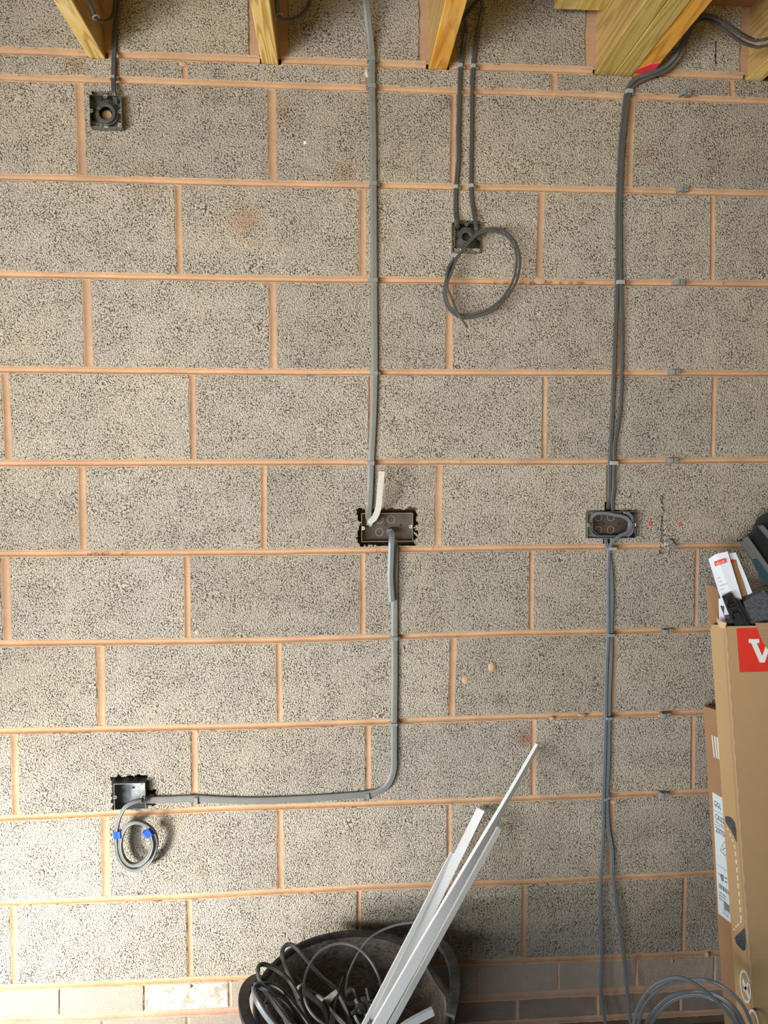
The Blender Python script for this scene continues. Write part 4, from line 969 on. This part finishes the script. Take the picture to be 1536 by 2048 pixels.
f = [(j*N+i, j*N+(i+1) % N, (j+1)*N+(i+1) % N, (j+1)*N+i) for j in range(no-1) for i in range(N)]
b0 = len(v)
for s in (1.0, .97, .9, .75, .5, .25, .03):
    for i in range(N):
        a = 2*math.pi*i/N; H = (RIM-dip(a)-FLZ); z = FLZ+H*s; r = tub_r(z)-.004+.003*noise.noise((math.cos(a)*2, math.sin(a)*2, z*4))
        v.append((TC0[0]+r*math.cos(a), TC0[1]+r*math.sin(a), z))
fi = [(b0-N+i, b0-N+(i+1) % N, b0+(i+1) % N, b0+i) for i in range(N)]
for j in range(6): fi += [(b0+j*N+i, b0+j*N+(i+1) % N, b0+(j+1)*N+(i+1) % N, b0+(j+1)*N+i) for i in range(N)]
fi.append(tuple(range(b0+6*N, b0+7*N)))
o = obj('bucket', v, f+[tuple(range(N-1, -1, -1))]+fi, None, tub, smooth=True, mats=[M['tub'], M['tub_in']], fm=[0]*(len(f)+1+2*N)+[1]*(len(fi)-2*N))
for c, hgt, outw, lab in ((TA, .045, .012, 0), (TA+math.pi, .034, .020, 1)):
    path = []; n = 40
    for i in range(n+1):
        s = i/n; a = c+(s-.5)*1.30; k = math.sin(math.pi*s)**.6 if 0 < s < 1 else 0
        r = RR+.004+outw*k; path.append(np.array([TC0[0]+r*math.cos(a), TC0[1]+r*math.sin(a), RIM-.012+(hgt+.012)*k]))
    sweep(path, .024, .013, normal=(0, 0, 1), sec=RECT).build('handle', M['tub'], tub, smooth=False)

def tubthing(pts, w, t, mat, name, label, cat='cable', sec=ROUND, normal=(0, -1, 0), twist=None, step=.006, group=None):
    path = spline([at(*p) for p in pts], step)
    o = sweep(path, w, t, normal, sec, twist).build(name, mat, smooth=sec is not RECT); return tag(o, label, cat, group)
def cr1(x, y): return 460+x*.3125, 1780+y*.3125
def Pq(lst): return [(*cr1(p[0], p[1]), p[2]) for p in lst]
tubthing(Pq([(520, 900, -.30), (460, 760, -.27), (400, 600, -.22), (350, 480, -.17), (332, 400, -.14), (350, 360, -.13), (385, 348, -.125), (430, 380, -.13), (500, 460, -.15), (580, 550, -.19), (680, 640, -.24), (740, 760, -.28)]), .011, .006, M['cable_dark'], 'cable_scrap', 'black cable scrap arching over the left inside of the tub', sec=FLAT)
tubthing(Pq([(520, 880, -.36), (420, 740, -.33), (330, 640, -.30), (240, 600, -.29), (180, 620, -.32), (160, 660, -.34), (200, 740, -.36), (300, 900, -.40)]), .010, .009, M['black'], 'cable_scrap', 'black cable scrap curled beneath the left handle of the tub')
tubthing(Pq([(420, 900, -.39), (330, 790, -.37), (250, 680, -.34), (195, 590, -.31), (178, 520, -.28), (190, 480, -.27), (230, 478, -.26), (300, 510, -.26), (380, 580, -.27), (450, 700, -.30)]), .011, .006, M['cable_dark'], 'cable_scrap', 'dark flat cable scrap looping up beside the left handle of the tub', sec=FLAT)
tubthing(Pq([(330, 920, -.42), (230, 800, -.40), (170, 700, -.38), (150, 630, -.35), (175, 605, -.34), (230, 640, -.33), (300, 730, -.33), (380, 860, -.36)]), .014, .009, M['cable_blue'], 'cable_scrap', 'thick blue-grey cable scrap lying inside the left rim of the tub', sec=FLAT)
tubthing(Pq([(470, 900, -.28), (390, 760, -.26), (330, 700, -.25), (270, 680, -.25), (230, 720, -.28), (280, 850, -.33)]), .010, .008, M['black'], 'cable_scrap', 'black cable scrap low in the tub behind the thick blue-grey one')
tubthing(Pq([(620, 870, -.33), (540, 810, -.32), (485, 720, -.30), (472, 610, -.27), (500, 500, -.24), (570, 400, -.21), (680, 345, -.19), (790, 358, -.19), (880, 430, -.20), (945, 540, -.23), (972, 660, -.26), (965, 760, -.29), (930, 860, -.32)]), .0062, .0062, M['wire'], 'wire_ring', 'round grey wire bent into a big ring above the tub', 'wire')
tubthing(Pq([(745, 700, -.26), (742, 620, -.23), (765, 520, -.20), (830, 390, -.16), (920, 290, -.13), (1050, 228, -.11), (1190, 205, -.105), (1290, 212, -.115), (1320, 222, -.13)]), .0058, .0058, M['wire'], 'wire', 'thin grey wire arching from the tub to the white trunking strips', 'wire')
tubthing(Pq([(722, 568, -.22), (695, 650, -.26), (668, 760, -.31), (648, 900, -.35)]), .0125, .003, M['cable'], 'capping_strip', 'straight dark grey capping strip standing in the middle of the tub', 'capping strip', sec=RECT)
tubthing(Pq([(790, 628, -.27), (806, 680, -.28), (800, 720, -.29), (770, 735, -.30), (742, 710, -.29), (750, 660, -.28), (782, 632, -.27)]), .0040, .012, M['cable'], 'capping_strip', 'curled loop of grey capping strip in the middle of the tub', 'capping strip', sec=RECT)
tubthing(Pq([(872, 630, -.27), (885, 690, -.29), (900, 740, -.30), (925, 840, -.33)]), .0055, .004, M['wire'], 'wire', 'short upright grey wire stub beside the screw in the tub', 'wire', sec=FLAT)
tubthing(Pq([(775, 792, -.34), (830, 755, -.33), (880, 722, -.32), (935, 706, -.31)]), .0062, .004, M['cable'], 'capping_strip', 'short grey capping strip crossing the middle of the tub', 'capping strip', sec=RECT)
tubthing(Pq([(800, 700, -.31), (840, 760, -.33), (890, 840, -.36), (910, 900, -.38)]), .008, .004, M['cable_blue'], 'cable_scrap', 'short grey cable scrap leaning under the crossing strip', sec=FLAT)
tubthing(Pq([(700, 680, -.29), (740, 760, -.32), (770, 850, -.34), (790, 900, -.36)]), .008, .004, M['cable_blue'], 'cable_scrap', 'short grey cable scrap left of the curled capping strip', sec=FLAT)
tubthing(Pq([(640, 760, -.31), (690, 820, -.34), (730, 860, -.35), (760, 900, -.36)]), .012, .004, M['cable'], 'cable_scrap', 'flat grey cable scrap low in the middle of the tub', sec=FLAT)
tubthing(Pq([(430, 640, -.25), (440, 618, -.25), (462, 605, -.245)]), .006, .003, M['cable_end'], 'cable_scrap', 'tiny pale cable end at the left inside of the tub', sec=FLAT)
tubthing(Pq([(470, 640, -.24), (540, 700, -.27), (600, 760, -.30), (640, 900, -.34)]), .012, .008, M['black'], 'cable_scrap', 'black cable scrap left of the straight capping strip', sec=FLAT)
tubthing(Pq([(800, 800, -.35), (830, 850, -.36), (880, 850, -.36), (920, 830, -.35), (880, 740, -.33), (850, 690, -.31)]), .006, .010, M['cable'], 'capping_strip', 'bent grey capping strip below the screw in the tub', 'capping strip', sec=RECT)
tubthing(Pq([(420, 560, -.16), (500, 640, -.19), (600, 700, -.22), (640, 740, -.25)]), .010, .008, M['black'], 'cable_scrap', 'black cable scrap along the back wall of the tub', sec=FLAT)
P = [at(*cr1(*q), -.28) for q in ((595, 700), (680, 635), (690, 660), (640, 725))]; tag(MB().prism(P, (0, .001, 0)).build('paper_scrap', M['cable_end']), 'small yellowish paper scrap in the tub', 'paper')
P = [at(*cr1(*q), -.30) for q in ((548, 680), (566, 675), (600, 700), (590, 715))]; tag(MB().prism(P, (0, .004, 0)).build('pale_offcut', M['cable_end']), 'short pale plastic offcut beside the paper scrap in the tub', 'offcut')
t = thing('cable_gland', 'black plastic fitting with a bright screw in the middle of the tub', 'fitting', at(*cr1(830, 780), -.34))
q = at(*cr1(832, 778), -.345); MB().cyl(q+np.array([0, .012, 0]), q, .012, 10).build('body', M['black'], t); MB().cyl(q, q-np.array([0, .003, 0]), .0045, 12).build('screw', M['steel'], t)
# dark heap of scraps filling the bottom of the tub
mb = MB(); rg = random.Random(5)
for i in range(70):
    a = rg.random()*6.28; r = .15*math.sqrt(rg.random()); z = rg.uniform(.02, .15); a2 = rg.random()*6.28; L = rg.uniform(.03, .08)
    c = np.array([TC0[0]+r*math.cos(a), TC0[1]+r*math.sin(a), z]); d = np.array([math.cos(a2)*L, math.sin(a2)*L, rg.uniform(-.02, .03)])
    e1 = c+d; rr = math.hypot(e1[0]-TC0[0], e1[1]-TC0[1])
    if rr > .165: d = -d; 
    sweep(spline([c, c+d*.5+np.array([0, 0, .012]), c+d], .01), .010, .006, normal=(0, 0, 1), sec=ROUND, mb=mb)
o = mb.build('cable_scraps', M['cable_dark'], smooth=True); tag(o, 'heap of dark cable scraps in the bottom of the tub', 'scraps', kind='stuff')
MB()
# white trunking strips
def trunk(pts, w, d, name, label, twist=None, normal=(-.25, -1, 0), mat=None, th=.0012):
    path = spline([at(*p) for p in pts], .009)
    U = [(-1, -1), (-1, 1), (1, 1), (1, -1), (1-2*th/w, -1), (1-2*th/w, 1-2*th/d), (-1+2*th/w, 1-2*th/d), (-1+2*th/w, -1)]
    n = len(path); m = 8; v = []
    N0 = np.array(normal, float)
    for i, p in enumerate(path):
        a = path[max(0, i-1)]; b = path[min(n-1, i+1)]; T = (b-a)/np.linalg.norm(b-a); Nn = N0-np.dot(N0, T)*T; Nn /= np.linalg.norm(Nn); S = np.cross(T, Nn)
        an = twist(i/(n-1)) if twist else 0; Nn, S = math.cos(an)*Nn+math.sin(an)*S, math.cos(an)*S-math.sin(an)*Nn
        for q in U: v.append(p+S*q[0]*w/2+Nn*q[1]*d/2)
    f = [(i*m+j, i*m+(j+1) % m, (i+1)*m+(j+1) % m, (i+1)*m+j) for i in range(n-1) for j in range(m)]
    for b, rev in ((0, 1), ((n-1)*m, 0)):
        for q in ((0, 1, 6, 7), (1, 2, 5, 6), (2, 3, 4, 5)): f.append(tuple(b+x for x in (q[::-1] if rev else q)))
    mb = MB(); mb.add(v, f); o = mb.build(name, mat or M['white']); return tag(o, label, 'trunking strip')
trunk([(738, 2065, -.37), (962, 1621, -.022)], .0225, .0100, 'trunking_strip', 'widest white trunking strip leaning from the tub, second from the left', twist=lambda s: -.05-.55*s*s)
trunk([(722, 2060, -.39), (904, 1706, -.10)], .0085, .0070, 'trunking_strip', 'narrow short white trunking strip, leftmost of those leaning from the tub')
trunk([(745, 2070, -.43), (1074, 1493, -.012)], .0240, .0080, 'trunking_strip', 'longest white trunking strip leaning from the tub across the mortar joints', twist=lambda s: .05+.80*smoothstep((s-.12)/.75), normal=(0, -1, .2))
trunk([(768, 2075, -.36), (998, 1657, -.03)], .0135, .0075, 'trunking_strip', 'white trunking strip running just under the longest one, rightmost in the tub', twist=lambda s: .2)
trunk([(790, 2068, -.42), (820, 2046, -.41), (866, 2022, -.40)], .0150, .0095, 'trunking_offcut', 'short pale grey trunking offcut lying over the right rim of the tub', mat=M['greytrunk'])

# ------------------------------------------------------------------ coil of cable on the floor at right
mb = MB()
def loop_px(cu, cv, ru, rv, y0, y1, a0, a1, n=40, tilt=0):
    out = []
    for i in range(n+1):
        s = i/n; a = math.radians(a0+(a1-a0)*s); u = cu+ru*math.cos(a); v_ = cv-rv*math.sin(a)+tilt*(u-cu)
        out.append(at(u, v_, y0+(y1-y0)*s))
    return out
arcs = [([(1262, 2075, -.40), (1276, 2015, -.41), (1303, 1975, -.42), (1340, 1956, -.43), (1370, 1958, -.44), (1402, 1976, -.45), (1440, 2008, -.46), (1468, 2045, -.47), (1480, 2080, -.47)], 0),
        ([(1270, 2080, -.38), (1284, 2022, -.385), (1310, 1986, -.39), (1345, 1966, -.395), (1380, 1960, -.40), (1420, 1962, -.42), (1455, 1980, -.44), (1485, 2010, -.455), (1502, 2048, -.46), (1510, 2090, -.46)], 0),
        ([(1282, 2085, -.36), (1296, 2040, -.365), (1325, 2004, -.37), (1355, 1988, -.375), (1390, 1984, -.38), (1420, 1986, -.40), (1450, 2000, -.42), (1475, 2025, -.44), (1492, 2060, -.45)], 1),
        ([(1290, 2085, -.35), (1303, 2046, -.355), (1330, 2012, -.36), (1358, 1996, -.37), (1395, 1990, -.385), (1430, 2000, -.41), (1462, 2022, -.43), (1480, 2050, -.44), (1488, 2085, -.44)], 1)]
for pts, k in arcs:
    pth = [at(*p) for p in pts]; sweep(spline(pth, .006), .0075 if not k else .0088, .0050, normal=(0, -1, .2), mb=mb)
    # the rest of each turn, below the frame, resting on the floor
    a_, b_ = pth[-1], pth[0]; lo = FLZ+.006+.004*k
    m1 = np.array([a_[0], a_[1], max(lo, a_[2]-.10)]); m2 = (a_+b_)/2; m2[2] = lo; m3 = np.array([b_[0], b_[1], max(lo, b_[2]-.10)])
    sweep(spline([a_, m1, m2, m3, b_], .01), .0075, .0050, normal=(0, -1, .2), mb=mb)
tag(mb.build('cable_coil', M['cable_blue'], smooth=True), 'loose coil of blue-grey cable standing by the floor in front of the boxes', 'cable coil')
